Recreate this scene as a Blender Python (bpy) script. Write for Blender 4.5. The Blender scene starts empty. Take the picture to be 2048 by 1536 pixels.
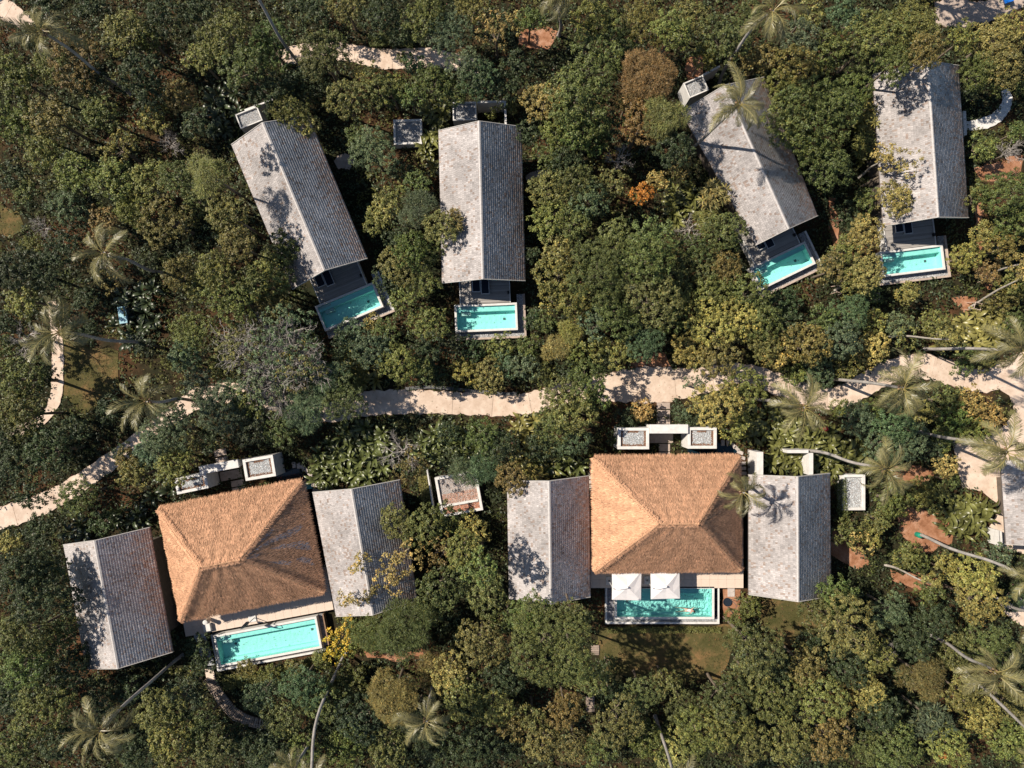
import bpy, math, random
import numpy as np
from mathutils import Vector, Matrix
R = math.radians
random.seed(7); rng = np.random.default_rng(7)

# ------------------------------------------------------------------ camera, sky, sun, exposure
SC = bpy.context.scene
HC = 68.3            # drone height over the ground, metres
K = 0.05             # metres of ground per photograph pixel
cam = bpy.data.cameras.new('camera'); camo = bpy.data.objects.new('camera', cam)
SC.collection.objects.link(camo); camo.location = (0, 0, HC); camo.rotation_euler = (0, 0, 0)
cam.sensor_width = 36; cam.lens = 18 / (1024 * K / HC); cam.clip_end = 600
SC.camera = camo
SUN_EL, SUN_AZ = 45.0, 20.0      # elevation; sun stands to the left (west) and a little towards the top
world = bpy.data.worlds.new('World'); SC.world = world; world.use_nodes = True
wn = world.node_tree.nodes; wl = world.node_tree.links
sky = wn.new('ShaderNodeTexSky'); sky.sky_type = 'NISHITA'; sky.sun_disc = False
sky.sun_elevation = R(SUN_EL); sky.sun_rotation = R(-90 + SUN_AZ); sky.air_density = 1.0; sky.dust_density = 0.6; sky.ozone_density = 1.6
bg = wn.get('Background'); wl.new(sky.outputs[0], bg.inputs[0]); bg.inputs[1].default_value = 0.068
sun = bpy.data.lights.new('sun', 'SUN'); sun.energy = 5.0; sun.angle = R(0.5); sun.color = (1.0, 0.90, 0.77)
suno = bpy.data.objects.new('sun', sun); SC.collection.objects.link(suno)
sd = Vector((math.cos(R(SUN_AZ)) * math.cos(R(SUN_EL)), -math.sin(R(SUN_AZ)) * math.cos(R(SUN_EL)), -math.sin(R(SUN_EL))))
suno.rotation_euler = sd.to_track_quat('-Z', 'Y').to_euler(); suno.location = (-60, 20, 80)
SC.view_settings.view_transform = 'Standard'; SC.view_settings.look = 'None'
SC.view_settings.exposure = 0.45; SC.view_settings.gamma = 1.0; SC.view_settings.use_curve_mapping = False
SC.cycles.max_bounces = 6; SC.cycles.transparent_max_bounces = 8; SC.cycles.caustics_reflective = False; SC.cycles.caustics_refractive = False

# ------------------------------------------------------------------ helpers
def W(px, py, z=0.0):
    s = K * (HC - z) / HC
    return Vector(((px - 1024) * s, -(py - 768) * s, z))
def link(o, parent=None):
    SC.collection.objects.link(o)
    if parent is not None: o.parent = parent
    return o
def tag(o, label=None, cat=None, group=None, kind=None):
    if label: o['label'] = label
    if cat: o['category'] = cat
    if group: o['group'] = group
    if kind: o['kind'] = kind
    return o
def empty(name, loc=(0, 0, 0), rz=0.0, label=None, cat=None, group=None):
    o = bpy.data.objects.new(name, None); o.empty_display_size = 0.3; link(o)
    o.location = loc; o.rotation_euler = (0, 0, rz); return tag(o, label, cat, group)
def npmesh(name, V, F, col=None, mat=None, smooth=False):
    """quads (M,4) or tris (M,3) with an optional colour per face"""
    V = np.asarray(V, dtype=np.float32); F = np.asarray(F, dtype=np.int32); k = F.shape[1]
    me = bpy.data.meshes.new(name)
    me.vertices.add(len(V)); me.vertices.foreach_set('co', V.ravel())
    me.loops.add(F.size); me.loops.foreach_set('vertex_index', F.ravel())
    me.polygons.add(len(F)); me.polygons.foreach_set('loop_start', np.arange(len(F), dtype=np.int32) * k)
    me.polygons.foreach_set('loop_total', np.full(len(F), k, dtype=np.int32))
    if smooth: me.polygons.foreach_set('use_smooth', np.ones(len(F), dtype=bool))
    me.update(calc_edges=True)
    if col is not None:
        c = np.asarray(col, dtype=np.float32)
        if c.ndim == 1: c = np.stack([c, c, c], 1)
        if c.shape[1] == 3: c = np.concatenate([c, np.ones((len(c), 1), np.float32)], 1)
        a = me.attributes.new('Col', 'FLOAT_COLOR', 'FACE'); a.data.foreach_set('color', c.ravel())
    if mat: me.materials.append(mat)
    return me
class MB:
    """collects shapes for ONE mesh"""
    def __init__(s): s.v = []; s.f = []; s.c = []
    def add(s, vs, fs, col=1.0):
        b = len(s.v); s.v += [tuple(v) for v in vs]; s.f += [tuple(i + b for i in f) for f in fs]; s.c += [col] * len(fs); return s
    def box(s, x0, y0, z0, x1, y1, z1, col=1.0, M=None, bev=0.0):
        vs = [(x0, y0, z0), (x1, y0, z0), (x1, y1, z0), (x0, y1, z0), (x0, y0, z1), (x1, y0, z1), (x1, y1, z1), (x0, y1, z1)]
        fs = [(3, 2, 1, 0), (4, 5, 6, 7), (0, 1, 5, 4), (1, 2, 6, 5), (2, 3, 7, 6), (3, 0, 4, 7)]
        if bev:
            b = bev; vs = vs[:4] + [(x0, y0, z1 - b), (x1, y0, z1 - b), (x1, y1, z1 - b), (x0, y1, z1 - b), (x0 + b, y0 + b, z1), (x1 - b, y0 + b, z1), (x1 - b, y1 - b, z1), (x0 + b, y1 - b, z1)]
            fs = [(3, 2, 1, 0), (0, 1, 5, 4), (1, 2, 6, 5), (2, 3, 7, 6), (3, 0, 4, 7), (4, 5, 9, 8), (5, 6, 10, 9), (6, 7, 11, 10), (7, 4, 8, 11), (8, 9, 10, 11)]
        if M is not None: vs = [M @ Vector(v) for v in vs]
        return s.add(vs, fs, col)
    def tube(s, pts, rad, n=6, col=1.0, cap=True):
        pts = [Vector(p) for p in pts]; rad = rad if hasattr(rad, '__len__') else [rad] * len(pts)
        b = len(s.v); up = Vector((0.13, 0.31, 0.94))
        for i, p in enumerate(pts):
            d = (pts[min(i + 1, len(pts) - 1)] - pts[max(i - 1, 0)]).normalized()
            a = d.cross(up)
            if a.length < 1e-3: a = d.cross(Vector((1, 0, 0)))
            a.normalize(); c = d.cross(a)
            for k in range(n):
                t = 2 * math.pi * k / n; s.v.append(tuple(p + (a * math.cos(t) + c * math.sin(t)) * rad[i]))
        for i in range(len(pts) - 1):
            for k in range(n):
                k2 = (k + 1) % n; s.f.append((b + i * n + k, b + i * n + k2, b + (i + 1) * n + k2, b + (i + 1) * n + k)); s.c.append(col)
        if cap:
            s.f.append(tuple(b + k for k in range(n))); s.c.append(col)
            s.f.append(tuple(b + (len(pts) - 1) * n + n - 1 - k for k in range(n))); s.c.append(col)
        return s
    def lathe(s, prof, n=20, c=(0, 0, 0), col=1.0):
        b = len(s.v)
        for r, z in prof:
            for k in range(n):
                t = 2 * math.pi * k / n; s.v.append((c[0] + r * math.cos(t), c[1] + r * math.sin(t), c[2] + z))
        for i in range(len(prof) - 1):
            for k in range(n):
                k2 = (k + 1) % n; s.f.append((b + i * n + k, b + i * n + k2, b + (i + 1) * n + k2, b + (i + 1) * n + k)); s.c.append(col)
        s.f.append(tuple(b + (len(prof) - 1) * n + k for k in range(n))); s.c.append(col)
        return s
    def mesh(s, name, mat, smooth=False):
        me = bpy.data.meshes.new(name); me.from_pydata(s.v, [], s.f); me.update()
        a = me.attributes.new('Col', 'FLOAT_COLOR', 'FACE')
        cc = []
        for c in s.c: cc += ([c, c, c, 1.0] if not hasattr(c, '__len__') else [c[0], c[1], c[2], 1.0])
        a.data.foreach_set('color', cc)
        if smooth: me.polygons.foreach_set('use_smooth', [True] * len(me.polygons))
        me.materials.append(mat); return me
    def build(s, name, mat, parent=None, smooth=False, loc=None, rz=None):
        o = bpy.data.objects.new(name, s.mesh(name, mat, smooth)); link(o, parent)
        if loc is not None: o.location = loc
        if rz is not None: o.rotation_euler = (0, 0, rz)
        return o
def obj(name, me, parent=None, loc=None, rot=None, scale=None, color=None):
    o = bpy.data.objects.new(name, me); link(o, parent)
    if loc is not None: o.location = loc
    if rot is not None: o.rotation_euler = rot
    if scale is not None: o.scale = scale if hasattr(scale, '__len__') else (scale,) * 3
    if color is not None: o.color = (*color, 1)
    return o
def rect(q, z):
    """best rectangle through four photograph corners TL TR BR BL lying at height z -> centre, angle, width, length"""
    a, b, c, d = [W(x, y, z) for x, y in q]
    u = ((b - a) + (c - d)) / 2; v = ((a - d) + (b - c)) / 2
    ang = math.atan2(u.y, u.x); ang2 = math.atan2(v.y, v.x) - math.pi / 2; an = (ang * u.length + ang2 * v.length) / (u.length + v.length)
    return (a + b + c + d) / 4, an, u.length, v.length

# ------------------------------------------------------------------ materials
def mat(name, color=(0.5, 0.5, 0.5), rough=0.8, attr=False, objcol=False, noise=0.0, nscale=3.0, bump=0.0, bscale=20.0, spec=0.3, trans=0.0, tint=None, objrand=0.0, stretch=None):
    m = bpy.data.materials.new(name); m.use_nodes = True; nt = m.node_tree; N = nt.nodes; L = nt.links
    p = N['Principled BSDF']; p.inputs['Roughness'].default_value = rough; p.inputs['Specular IOR Level'].default_value = spec
    def rgb(c): n = N.new('ShaderNodeRGB'); n.outputs[0].default_value = (*c, 1); return n.outputs[0]
    def mul(a, b):
        n = N.new('ShaderNodeMix'); n.data_type = 'RGBA'; n.blend_type = 'MULTIPLY'; n.inputs[0].default_value = 1.0
        L.new(a, n.inputs[6]); L.new(b, n.inputs[7]); return n.outputs[2]
    c = rgb(color)
    if objcol: n = N.new('ShaderNodeObjectInfo'); c = n.outputs['Color']
    if attr: n = N.new('ShaderNodeAttribute'); n.attribute_name = 'Col'; c = mul(c, n.outputs['Color'])
    tc = N.new('ShaderNodeTexCoord'); co = tc.outputs['Object']
    if stretch: mp = N.new('ShaderNodeMapping'); mp.inputs['Scale'].default_value = stretch; L.new(co, mp.inputs[0]); co = mp.outputs[0]
    if noise:
        n = N.new('ShaderNodeTexNoise'); n.inputs['Scale'].default_value = nscale; n.inputs['Detail'].default_value = 8; n.inputs['Roughness'].default_value = 0.7; L.new(co, n.inputs['Vector'])
        r = N.new('ShaderNodeValToRGB'); r.color_ramp.elements[0].position = 0.3; r.color_ramp.elements[1].position = 0.7
        t = tint or (1, 1, 1); lo = 1 - noise
        r.color_ramp.elements[0].color = (lo * t[0], lo * t[1], lo * t[2], 1); r.color_ramp.elements[1].color = (1 + noise * .3,) * 3 + (1,)
        L.new(n.outputs['Fac'], r.inputs[0]); c = mul(c, r.outputs[0])
    if objrand:
        n = N.new('ShaderNodeObjectInfo'); r = N.new('ShaderNodeMapRange'); r.inputs[3].default_value = 1 - objrand; r.inputs[4].default_value = 1 + objrand
        L.new(n.outputs['Random'], r.inputs[0]); h = N.new('ShaderNodeVectorMath'); h.operation = 'SCALE'; L.new(c, h.inputs[0]); L.new(r.outputs[0], h.inputs['Scale']); c = h.outputs[0]
    L.new(c, p.inputs['Base Color'])
    if bump:
        n = N.new('ShaderNodeTexNoise'); n.inputs['Scale'].default_value = bscale; n.inputs['Detail'].default_value = 6; L.new(co, n.inputs['Vector'])
        b = N.new('ShaderNodeBump'); b.inputs['Strength'].default_value = bump; b.inputs['Distance'].default_value = 0.05; L.new(n.outputs['Fac'], b.inputs['Height']); L.new(b.outputs[0], p.inputs['Normal'])
    if trans:
        t = N.new('ShaderNodeBsdfTranslucent'); L.new(c, t.inputs[0]); mx = N.new('ShaderNodeMixShader'); mx.inputs[0].default_value = trans
        L.new(p.outputs[0], mx.inputs[1]); L.new(t.outputs[0], mx.inputs[2]); L.new(mx.outputs[0], N['Material Output'].inputs[0])
    return m
M = {}
M['leaf'] = mat('leaf', rough=0.5, attr=True, objcol=True, objrand=0.14, trans=0.2, spec=0.28)
M['bigleaf'] = mat('broad_leaf', rough=0.36, attr=True, objcol=True, objrand=0.3, trans=0.18, spec=0.5)
M['frond'] = mat('palm_frond', (0.20, 0.185, 0.085), rough=0.4, attr=True, objrand=0.22, trans=0.22, spec=0.6)
M['bark'] = mat('bark', (0.20, 0.16, 0.12), rough=0.9, noise=0.5, nscale=4, bump=0.5)
M['palebark'] = mat('pale_bark', (0.42, 0.38, 0.33), rough=0.85, noise=0.45, nscale=3, bump=0.4)
M['palm_trunk'] = mat('palm_trunk', (0.40, 0.37, 0.34), rough=0.85, attr=True, noise=0.35, nscale=5, bump=0.4)
M['twig'] = mat('bare_twig', (0.33, 0.30, 0.27), rough=0.9, objrand=0.15)
M['shingle'] = mat('weathered_shingle', (1, 1, 1), rough=0.85, attr=True, noise=0.28, nscale=14, spec=0.2)
M['ridge'] = mat('ridge_cap', (0.50, 0.47, 0.45), rough=0.8, noise=0.3, nscale=6)
M['underroof'] = mat('roof_board', (0.12, 0.10, 0.09), rough=0.9, noise=0.2)
M['thatch'] = mat('thatch', (0.62, 0.355, 0.215), rough=0.95, attr=True, noise=0.25, nscale=2.0, spec=0.05)
M['thatchbase'] = mat('thatch_core', (0.53, 0.315, 0.19), rough=1.0, noise=0.35, nscale=9, bump=1.0, bscale=14, spec=0.0)
M['white'] = mat('white_render', (0.70, 0.68, 0.65), rough=0.8, noise=0.22, nscale=2.5, bump=0.1)
M['plaster'] = mat('pale_plaster', (0.55, 0.52, 0.48), rough=0.85, noise=0.25, nscale=1.5)
M['darkwall'] = mat('dark_shaded_wall', (0.13, 0.105, 0.085), rough=0.85, noise=0.3, nscale=2.5)  # wall colour darkened to stand in for shade beneath the eaves
M['cloth'] = mat('white_canvas', (0.80, 0.76, 0.75), rough=0.9, noise=0.06, nscale=3, trans=0.12)
M['metal'] = mat('white_metal', (0.75, 0.75, 0.75), rough=0.4)
M['grey'] = mat('grey_metal', (0.10, 0.11, 0.12), rough=0.5)
M['navy'] = mat('navy_cushion', (0.012, 0.02, 0.035), rough=0.8, noise=0.2, nscale=5)
M['concrete'] = mat('pale_concrete', (0.67, 0.55, 0.45), rough=0.9, noise=0.30, nscale=0.9, tint=(1, .90, .82), bump=0.15, bscale=12, objrand=0.06)
M['bed'] = mat('path_bed', (0.22, 0.14, 0.10), rough=1.0, noise=0.4, nscale=4)
M['tile'] = mat('terrace_tile', (0.68, 0.55, 0.45), rough=0.75, noise=0.12, nscale=1.2)
M['slab'] = mat('stone_slab', (0.46, 0.37, 0.31), rough=0.85, noise=0.3, nscale=3, bump=0.2, objrand=0.12)
M['stone'] = mat('stepping_stone', (0.52, 0.46, 0.42), rough=0.9, noise=0.3, nscale=5, objrand=0.15)
M['deck'] = mat('timber_deck', (0.36, 0.335, 0.31), rough=0.7, attr=True, noise=0.3, nscale=3, stretch=(0.4, 6, 1))
M['plank'] = mat('weathered_plank', (0.33, 0.26, 0.21), rough=0.85, noise=0.35, nscale=5, objrand=0.25)
M['greyplank'] = mat('grey_plank', (0.40, 0.41, 0.42), rough=0.85, noise=0.3, nscale=4, objrand=0.2)
M['wood'] = mat('wood', (0.30, 0.19, 0.12), rough=0.8, noise=0.35, nscale=6)
M['stake'] = mat('stake_wood', (0.55, 0.42, 0.34), rough=0.85, noise=0.2)
M['gravel'] = mat('gravel', (0.62, 0.60, 0.58), rough=0.95, attr=True)
M['gravelbed'] = mat('gravel_bed', (0.42, 0.40, 0.39), rough=1.0, noise=0.5, nscale=14, bump=0.6, bscale=30)
M['rust'] = mat('rust_soil', (0.28, 0.12, 0.06), rough=1.0, noise=0.5, nscale=8)
M['pooltile'] = mat('pool_plaster', (0.56, 0.84, 0.80), rough=0.6, noise=0.05, nscale=2)
M['green'] = mat('teal_band', (0.01, 0.22, 0.14), rough=0.5)
M['red'] = mat('red_glaze', (0.45, 0.02, 0.03), rough=0.35)
M['blue'] = mat('blue_paint', (0.01, 0.12, 0.45), rough=0.35)
M['tealtop'] = mat('pale_blue_top', (0.30, 0.52, 0.60), rough=0.6, noise=0.25, nscale=2)
M['skin'] = mat('skin', (0.62, 0.40, 0.30), rough=0.5)
M['hair'] = mat('hair', (0.01, 0.008, 0.007), rough=0.5)
M['swim'] = mat('pale_swimwear', (0.8, 0.76, 0.74), rough=0.7)
M['black'] = mat('black_plastic', (0.02, 0.02, 0.022), rough=0.5)
M['curb'] = mat('grey_curb', (0.16, 0.16, 0.16), rough=0.95, noise=0.5, nscale=6, bump=0.5)

def mat_ground():
    m = bpy.data.materials.new('ground_soil'); m.use_nodes = True; N = m.node_tree.nodes; L = m.node_tree.links; p = N['Principled BSDF']; p.inputs['Roughness'].default_value = 1.0; p.inputs['Specular IOR Level'].default_value = 0.1
    tc = N.new('ShaderNodeTexCoord')
    def ns(s, d=6):
        n = N.new('ShaderNodeTexNoise'); n.inputs['Scale'].default_value = s; n.inputs['Detail'].default_value = d; n.inputs['Roughness'].default_value = .65; L.new(tc.outputs['Object'], n.inputs['Vector']); return n
    a = ns(0.12); r = N.new('ShaderNodeValToRGB'); e = r.color_ramp.elements
    e[0].position = .38; e[0].color = (.022, .026, .014, 1); e[1].position = .72; e[1].color = (.13, .06, .032, 1)
    x = e.new(.5); x.color = (.036, .030, .017, 1); L.new(a.outputs[0], r.inputs[0])
    b = ns(2.2, 10); r2 = N.new('ShaderNodeValToRGB'); r2.color_ramp.elements[0].position = .3; r2.color_ramp.elements[0].color = (.5, .55, .5, 1); r2.color_ramp.elements[1].position = .75; r2.color_ramp.elements[1].color = (1.4, 1.3, 1.25, 1); L.new(b.outputs[0], r2.inputs[0])
    mx = N.new('ShaderNodeMix'); mx.data_type = 'RGBA'; mx.blend_type = 'MULTIPLY'; mx.inputs[0].default_value = 1; L.new(r.outputs[0], mx.inputs[6]); L.new(r2.outputs[0], mx.inputs[7]); L.new(mx.outputs[2], p.inputs['Base Color'])
    bp = N.new('ShaderNodeBump'); bp.inputs['Strength'].default_value = .6; bp.inputs['Distance'].default_value = .08; c = ns(5, 8); L.new(c.outputs[0], bp.inputs['Height']); L.new(bp.outputs[0], p.inputs['Normal'])
    return m
def mat_patch(name, c1, c2, c3, s=0.5):
    m = bpy.data.materials.new(name); m.use_nodes = True; N = m.node_tree.nodes; L = m.node_tree.links; p = N['Principled BSDF']; p.inputs['Roughness'].default_value = 1.0; p.inputs['Specular IOR Level'].default_value = 0.05
    tc = N.new('ShaderNodeTexCoord'); n = N.new('ShaderNodeTexNoise'); n.inputs['Scale'].default_value = s; n.inputs['Detail'].default_value = 10; n.inputs['Roughness'].default_value = .75; L.new(tc.outputs['Object'], n.inputs['Vector'])
    r = N.new('ShaderNodeValToRGB'); e = r.color_ramp.elements; e[0].position = .36; e[0].color = (*c1, 1); e[1].position = .66; e[1].color = (*c3, 1); x = e.new(.5); x.color = (*c2, 1)
    L.new(n.outputs[0], r.inputs[0]); L.new(r.outputs[0], p.inputs['Base Color'])
    b = N.new('ShaderNodeBump'); b.inputs['Strength'].default_value = .5; b.inputs['Distance'].default_value = .05; n2 = N.new('ShaderNodeTexNoise'); n2.inputs['Scale'].default_value = 8; L.new(tc.outputs['Object'], n2.inputs['Vector']); L.new(n2.outputs[0], b.inputs['Height']); L.new(b.outputs[0], p.inputs['Normal'])
    return m
M['ground'] = mat_ground()
M['lawn'] = mat_patch('lawn_turf', (.06, .06, .022), (.10, .085, .035), (.22, .13, .06), 0.45)
M['soil'] = mat_patch('red_soil', (.20, .09, .045), (.33, .16, .09), (.46, .27, .18), 0.9)
def mat_water(name, tintc, ripple=0.12, scale=2.5):
    m = bpy.data.materials.new(name); m.use_nodes = True; N = m.node_tree.nodes; L = m.node_tree.links; N.remove(N['Principled BSDF'])
    t = N.new('ShaderNodeBsdfTransparent'); t.inputs[0].default_value = (*tintc, 1); g = N.new('ShaderNodeBsdfGlossy'); g.inputs['Roughness'].default_value = .06
    f = N.new('ShaderNodeFresnel'); f.inputs[0].default_value = 1.33; mx = N.new('ShaderNodeMixShader')
    tc = N.new('ShaderNodeTexCoord'); n = N.new('ShaderNodeTexNoise'); n.inputs['Scale'].default_value = scale; n.inputs['Detail'].default_value = 3; L.new(tc.outputs['Object'], n.inputs['Vector'])
    b = N.new('ShaderNodeBump'); b.inputs['Strength'].default_value = ripple; b.inputs['Distance'].default_value = .2; L.new(n.outputs[0], b.inputs['Height']); L.new(b.outputs[0], g.inputs['Normal']); L.new(b.outputs[0], f.inputs['Normal'])
    L.new(f.outputs[0], mx.inputs[0]); L.new(t.outputs[0], mx.inputs[1]); L.new(g.outputs[0], mx.inputs[2]); L.new(mx.outputs[0], N['Material Output'].inputs[0]); return m
M['water'] = mat_water('pool_water', (0.72, 0.985, 0.965)); M['water2'] = mat_water('rippled_water', (0.72, 0.985, 0.965), 0.5, 4.0)
def mat_pond():
    m = mat('dark_pond_water', (0.004, 0.016, 0.026), rough=0.08, spec=0.5); return m
M['pond'] = mat_pond()

# ------------------------------------------------------------------ ground sheet
gb = MB(); n = 40; S = 260
for i in range(n + 1):
    for j in range(n + 1):
        x = -S + 2 * S * i / n; y = -S + 2 * S * j / n; far = max(0, max(abs(x) / 60, abs(y) / 50) - 1)
        gb.v.append((x, y, -0.02 - min(2, far * .6) * (1 + math.sin(x * .05) * .5)))
for i in range(n):
    for j in range(n):
        a = i * (n + 1) + j; gb.f.append((a, a + n + 1, a + n + 2, a + 1)); gb.c.append(1.0)
tag(gb.build('ground', M['ground']), kind='structure')

EXCL = []           # photograph-space polygons (ground level) kept free of undergrowth
def smooth(pts, n=6):
    out = []
    P = [pts[0]] + pts + [pts[-1]]
    for i in range(1, len(P) - 2):
        for k in range(n):
            t = k / n; o = []
            for d in range(3):
                a, b, c, e = P[i - 1][d], P[i][d], P[i + 1][d], P[i + 2][d]
                o.append(.5 * ((2 * b) + (-a + c) * t + (2 * a - 5 * b + 4 * c - e) * t * t + (-a + 3 * b - 3 * c + e) * t ** 3))
            out.append(tuple(o))
    out.append(tuple(pts[-1])); return out
def ribbon(pts):
    S_ = smooth(pts); Lp, Rp = [], []
    for i, (x, y, w) in enumerate(S_):
        a = S_[max(0, i - 1)]; b = S_[min(len(S_) - 1, i + 1)]; dx, dy = b[0] - a[0], b[1] - a[1]; l = math.hypot(dx, dy) or 1
        w *= 1 + .07 * math.sin(i * 2.3) + .04 * math.sin(i * 5.1)
        Lp.append((x + dy / l * w / 2, y - dx / l * w / 2)); Rp.append((x - dy / l * w / 2, y + dx / l * w / 2))
    return Lp, Rp
def path(name, pts, label, step=9, m='concrete', z=0.03, slabs=True):
    Lp, Rp = ribbon(pts); EXCL.append((Lp + Rp[::-1], 6))
    b = MB()
    vs = [W(*p, z * 0 + .012) for p in Lp] + [W(*p, .012) for p in Rp]; k = len(Lp)
    b.add(vs, [(i, k + i, k + i + 1, i + 1) for i in range(k - 1)])
    root = b.build(name, M['bed']); tag(root, label=None, kind='structure')
    if label: root['label'] = label
    i = 0
    while i < k - 1:
        j = min(i + step, k - 1)
        if k - 1 - j < 2: j = k - 1
        LL = [W(*p, 0) for p in Lp[i:j + 1]]; RR = [W(*p, 0) for p in Rp[i:j + 1]]
        for A in (LL, RR):     # recessed joint between slabs
            A[0] = A[0].lerp(A[1], .03); A[-1] = A[-1].lerp(A[-2], .03)
        mid = [(p + q) / 2 for p, q in zip(LL, RR)]
        LL = [p.lerp(c, .03) for p, c in zip(LL, mid)]; RR = [p.lerp(c, .03) for p, c in zip(RR, mid)]
        s = MB(); q = len(LL); ring = LL + RR[::-1]; nn = len(ring)
        s.add([v + Vector((0, 0, .085)) for v in LL] + [v + Vector((0, 0, .085)) for v in RR], [(a, q + a, q + a + 1, a + 1) for a in range(q - 1)])
        s.add([v + Vector((0, 0, .085)) for v in ring] + [v + Vector((0, 0, .0)) for v in ring], [(a, (a + 1) % nn, nn + (a + 1) % nn, nn + a) for a in range(nn)])
        s.build('slab', M[m], root); i = j
    return root
path('main_path', [(-80, 1060, 48), (0, 1036, 46), (60, 1018, 44), (130, 985, 40), (200, 938, 36), (270, 888, 34), (340, 835, 34), (400, 795, 42), (470, 785, 40), (540, 800, 38), (600, 822, 38), (660, 825, 40),
      (730, 808, 50), (790, 804, 50), (850, 804, 48), (905, 806, 46), (960, 808, 46), (1010, 811, 44), (1060, 806, 44), (1105, 793, 44), (1150, 780, 48), (1200, 776, 54), (1250, 772, 66), (1300, 770, 76), (1350, 768, 66), (1400, 762, 54),
      (1450, 752, 50), (1500, 752, 46), (1560, 770, 44), (1610, 788, 44), (1655, 798, 44), (1700, 786, 46), (1745, 760, 48), (1790, 740, 48), (1840, 732, 50), (1890, 742, 50), (1930, 756, 48), (1970, 762, 46), (2010, 748, 50), (2060, 728, 60), (2130, 700, 66)],
     'winding pale concrete path crossing the middle of the garden')
path('upper_path', [(560, 118, 34), (610, 105, 36), (660, 102, 36), (710, 108, 36), (760, 118, 40), (810, 118, 42), (860, 116, 40), (910, 125, 34), (960, 135, 30)], 'pale path above the two upper left roofs')
path('side_path', [(104, 600, 16), (112, 650, 22), (116, 700, 24), (116, 750, 24), (112, 795, 24), (90, 835, 20), (40, 862, 20), (-20, 890, 20)], 'narrow pale path along the left lawn')
path('curved_path', [(1932, 252, 18), (1955, 250, 22), (1985, 240, 24), (2005, 222, 22), (2014, 200, 20), (2008, 180, 16)], 'curved white path beside the far right roof', step=3, m='white')
path('shaded_path', [(1870, 28, 50), (1910, 26, 56), (1950, 28, 50), (1990, 18, 40), (2050, -5, 34)], 'tree-shaded path at the top right corner', m='slab')  # darker slab colour adds to the tree shade on this path
path('corner_path', [(-40, -10, 50), (0, 14, 46), (35, 34, 36), (70, 60, 24)], 'pale path under the top left corner palm')
path('lower_right_path', [(2015, 1195, 40), (2040, 1225, 44), (2080, 1240, 50), (2120, 1260, 50)], 'pale path at the right edge under the palms')
path('house_pad', [(672, 330, 20), (690, 322, 30), (706, 330, 26)], 'small pale pad beside the tilted upper left roof', step=6, m='slab')
path('garden_pad', [(1052, 358, 14), (1075, 350, 18), (1096, 348, 14)], 'small pad right of the upright upper roof', step=6, m='slab')
def sheet(name, poly, z, m, kind='structure', excl=0, label=None, parent=None, wob=0.0):
    P = []
    for i in range(len(poly)):
        a = poly[i]; b = poly[(i + 1) % len(poly)]; k = max(1, int(math.hypot(b[0] - a[0], b[1] - a[1]) / 18)) if wob else 1
        for t in range(k): P.append((a[0] + (b[0] - a[0]) * t / k + random.uniform(-wob, wob), a[1] + (b[1] - a[1]) * t / k + random.uniform(-wob, wob)))
    b = MB().add([W(*p, z) for p in P], [tuple(range(len(P)))[::-1]]); o = b.build(name, m, parent)
    if o.data.polygons[0].normal.z < 0: o.data.flip_normals()
    if parent is None: o['kind'] = kind
    if label: o['label'] = label
    if excl is not None: EXCL.append((poly, excl))
    return o
sheet('plaza', [(1990, 775), (2040, 745), (2200, 700), (2200, 1500), (2060, 1110), (1996, 1095), (1975, 1060), (2000, 1010), (1965, 985), (1925, 975), (1912, 935), (1905, 885), (1960, 875), (2005, 855), (2028, 822), (2020, 790)], 0.045, M['concrete'], label='pale paved yard round the roof at the right edge', wob=2)
sheet('lawn', [(1195, 1255), (1480, 1250), (1470, 1290), (1440, 1360), (1300, 1365), (1200, 1340)], 0.016, M['lawn'], label='mown lawn below the swimming pool', wob=4)
sheet('lawn', [(1525, 1195), (1650, 1195), (1660, 1270), (1560, 1290), (1520, 1240)], 0.016, M['lawn'], label='grass below the lower right shingle roof', wob=4)
sheet('lawn', [(128, 680), (180, 690), (240, 700), (235, 770), (200, 810), (170, 830), (130, 790)], 0.016, M['lawn'], label='small lawn at the left beside the palms', wob=4)
sheet('lawn', [(0, 412), (38, 425), (48, 458), (20, 478), (0, 470)], 0.016, M['lawn'], label='grass clearing at the left edge', wob=4)
for poly in ([(1800, 1010), (1900, 1030), (1905, 1090), (1850, 1110), (1800, 1070)], [(1950, 330), (2048, 310), (2048, 370), (1960, 360)], [(1948, 400), (1962, 390), (1966, 520), (1990, 560), (1975, 580), (1952, 540)],
             [(1655, 400), (1670, 400), (1678, 490), (1664, 500)], [(1270, 715), (1330, 705), (1340, 745), (1260, 750)], [(1790, 930), (1870, 940), (1850, 975), (1785, 965)], [(1045, 50), (1110, 60), (1100, 100), (1040, 95)],
             [(1905, 590), (1955, 600), (1930, 630)], [(1660, 1050), (1740, 1130), (1700, 1140), (1660, 1110)], [(1780, 1140), (1880, 1160), (1870, 1190), (1790, 1165)], [(720, 1306), (850, 1296), (845, 1316), (740, 1320)],
             [(1445, 1176), (1475, 1176), (1480, 1215), (1500, 1260), (1450, 1235)], [(1375, 120), (1410, 115), (1405, 165), (1370, 160)], [(2000, 30), (2040, 10), (2060, 60), (2010, 70)]):
    sheet('soil', poly, 0.008, M['soil'], excl=-4, wob=7, label='bare red soil')

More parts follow.
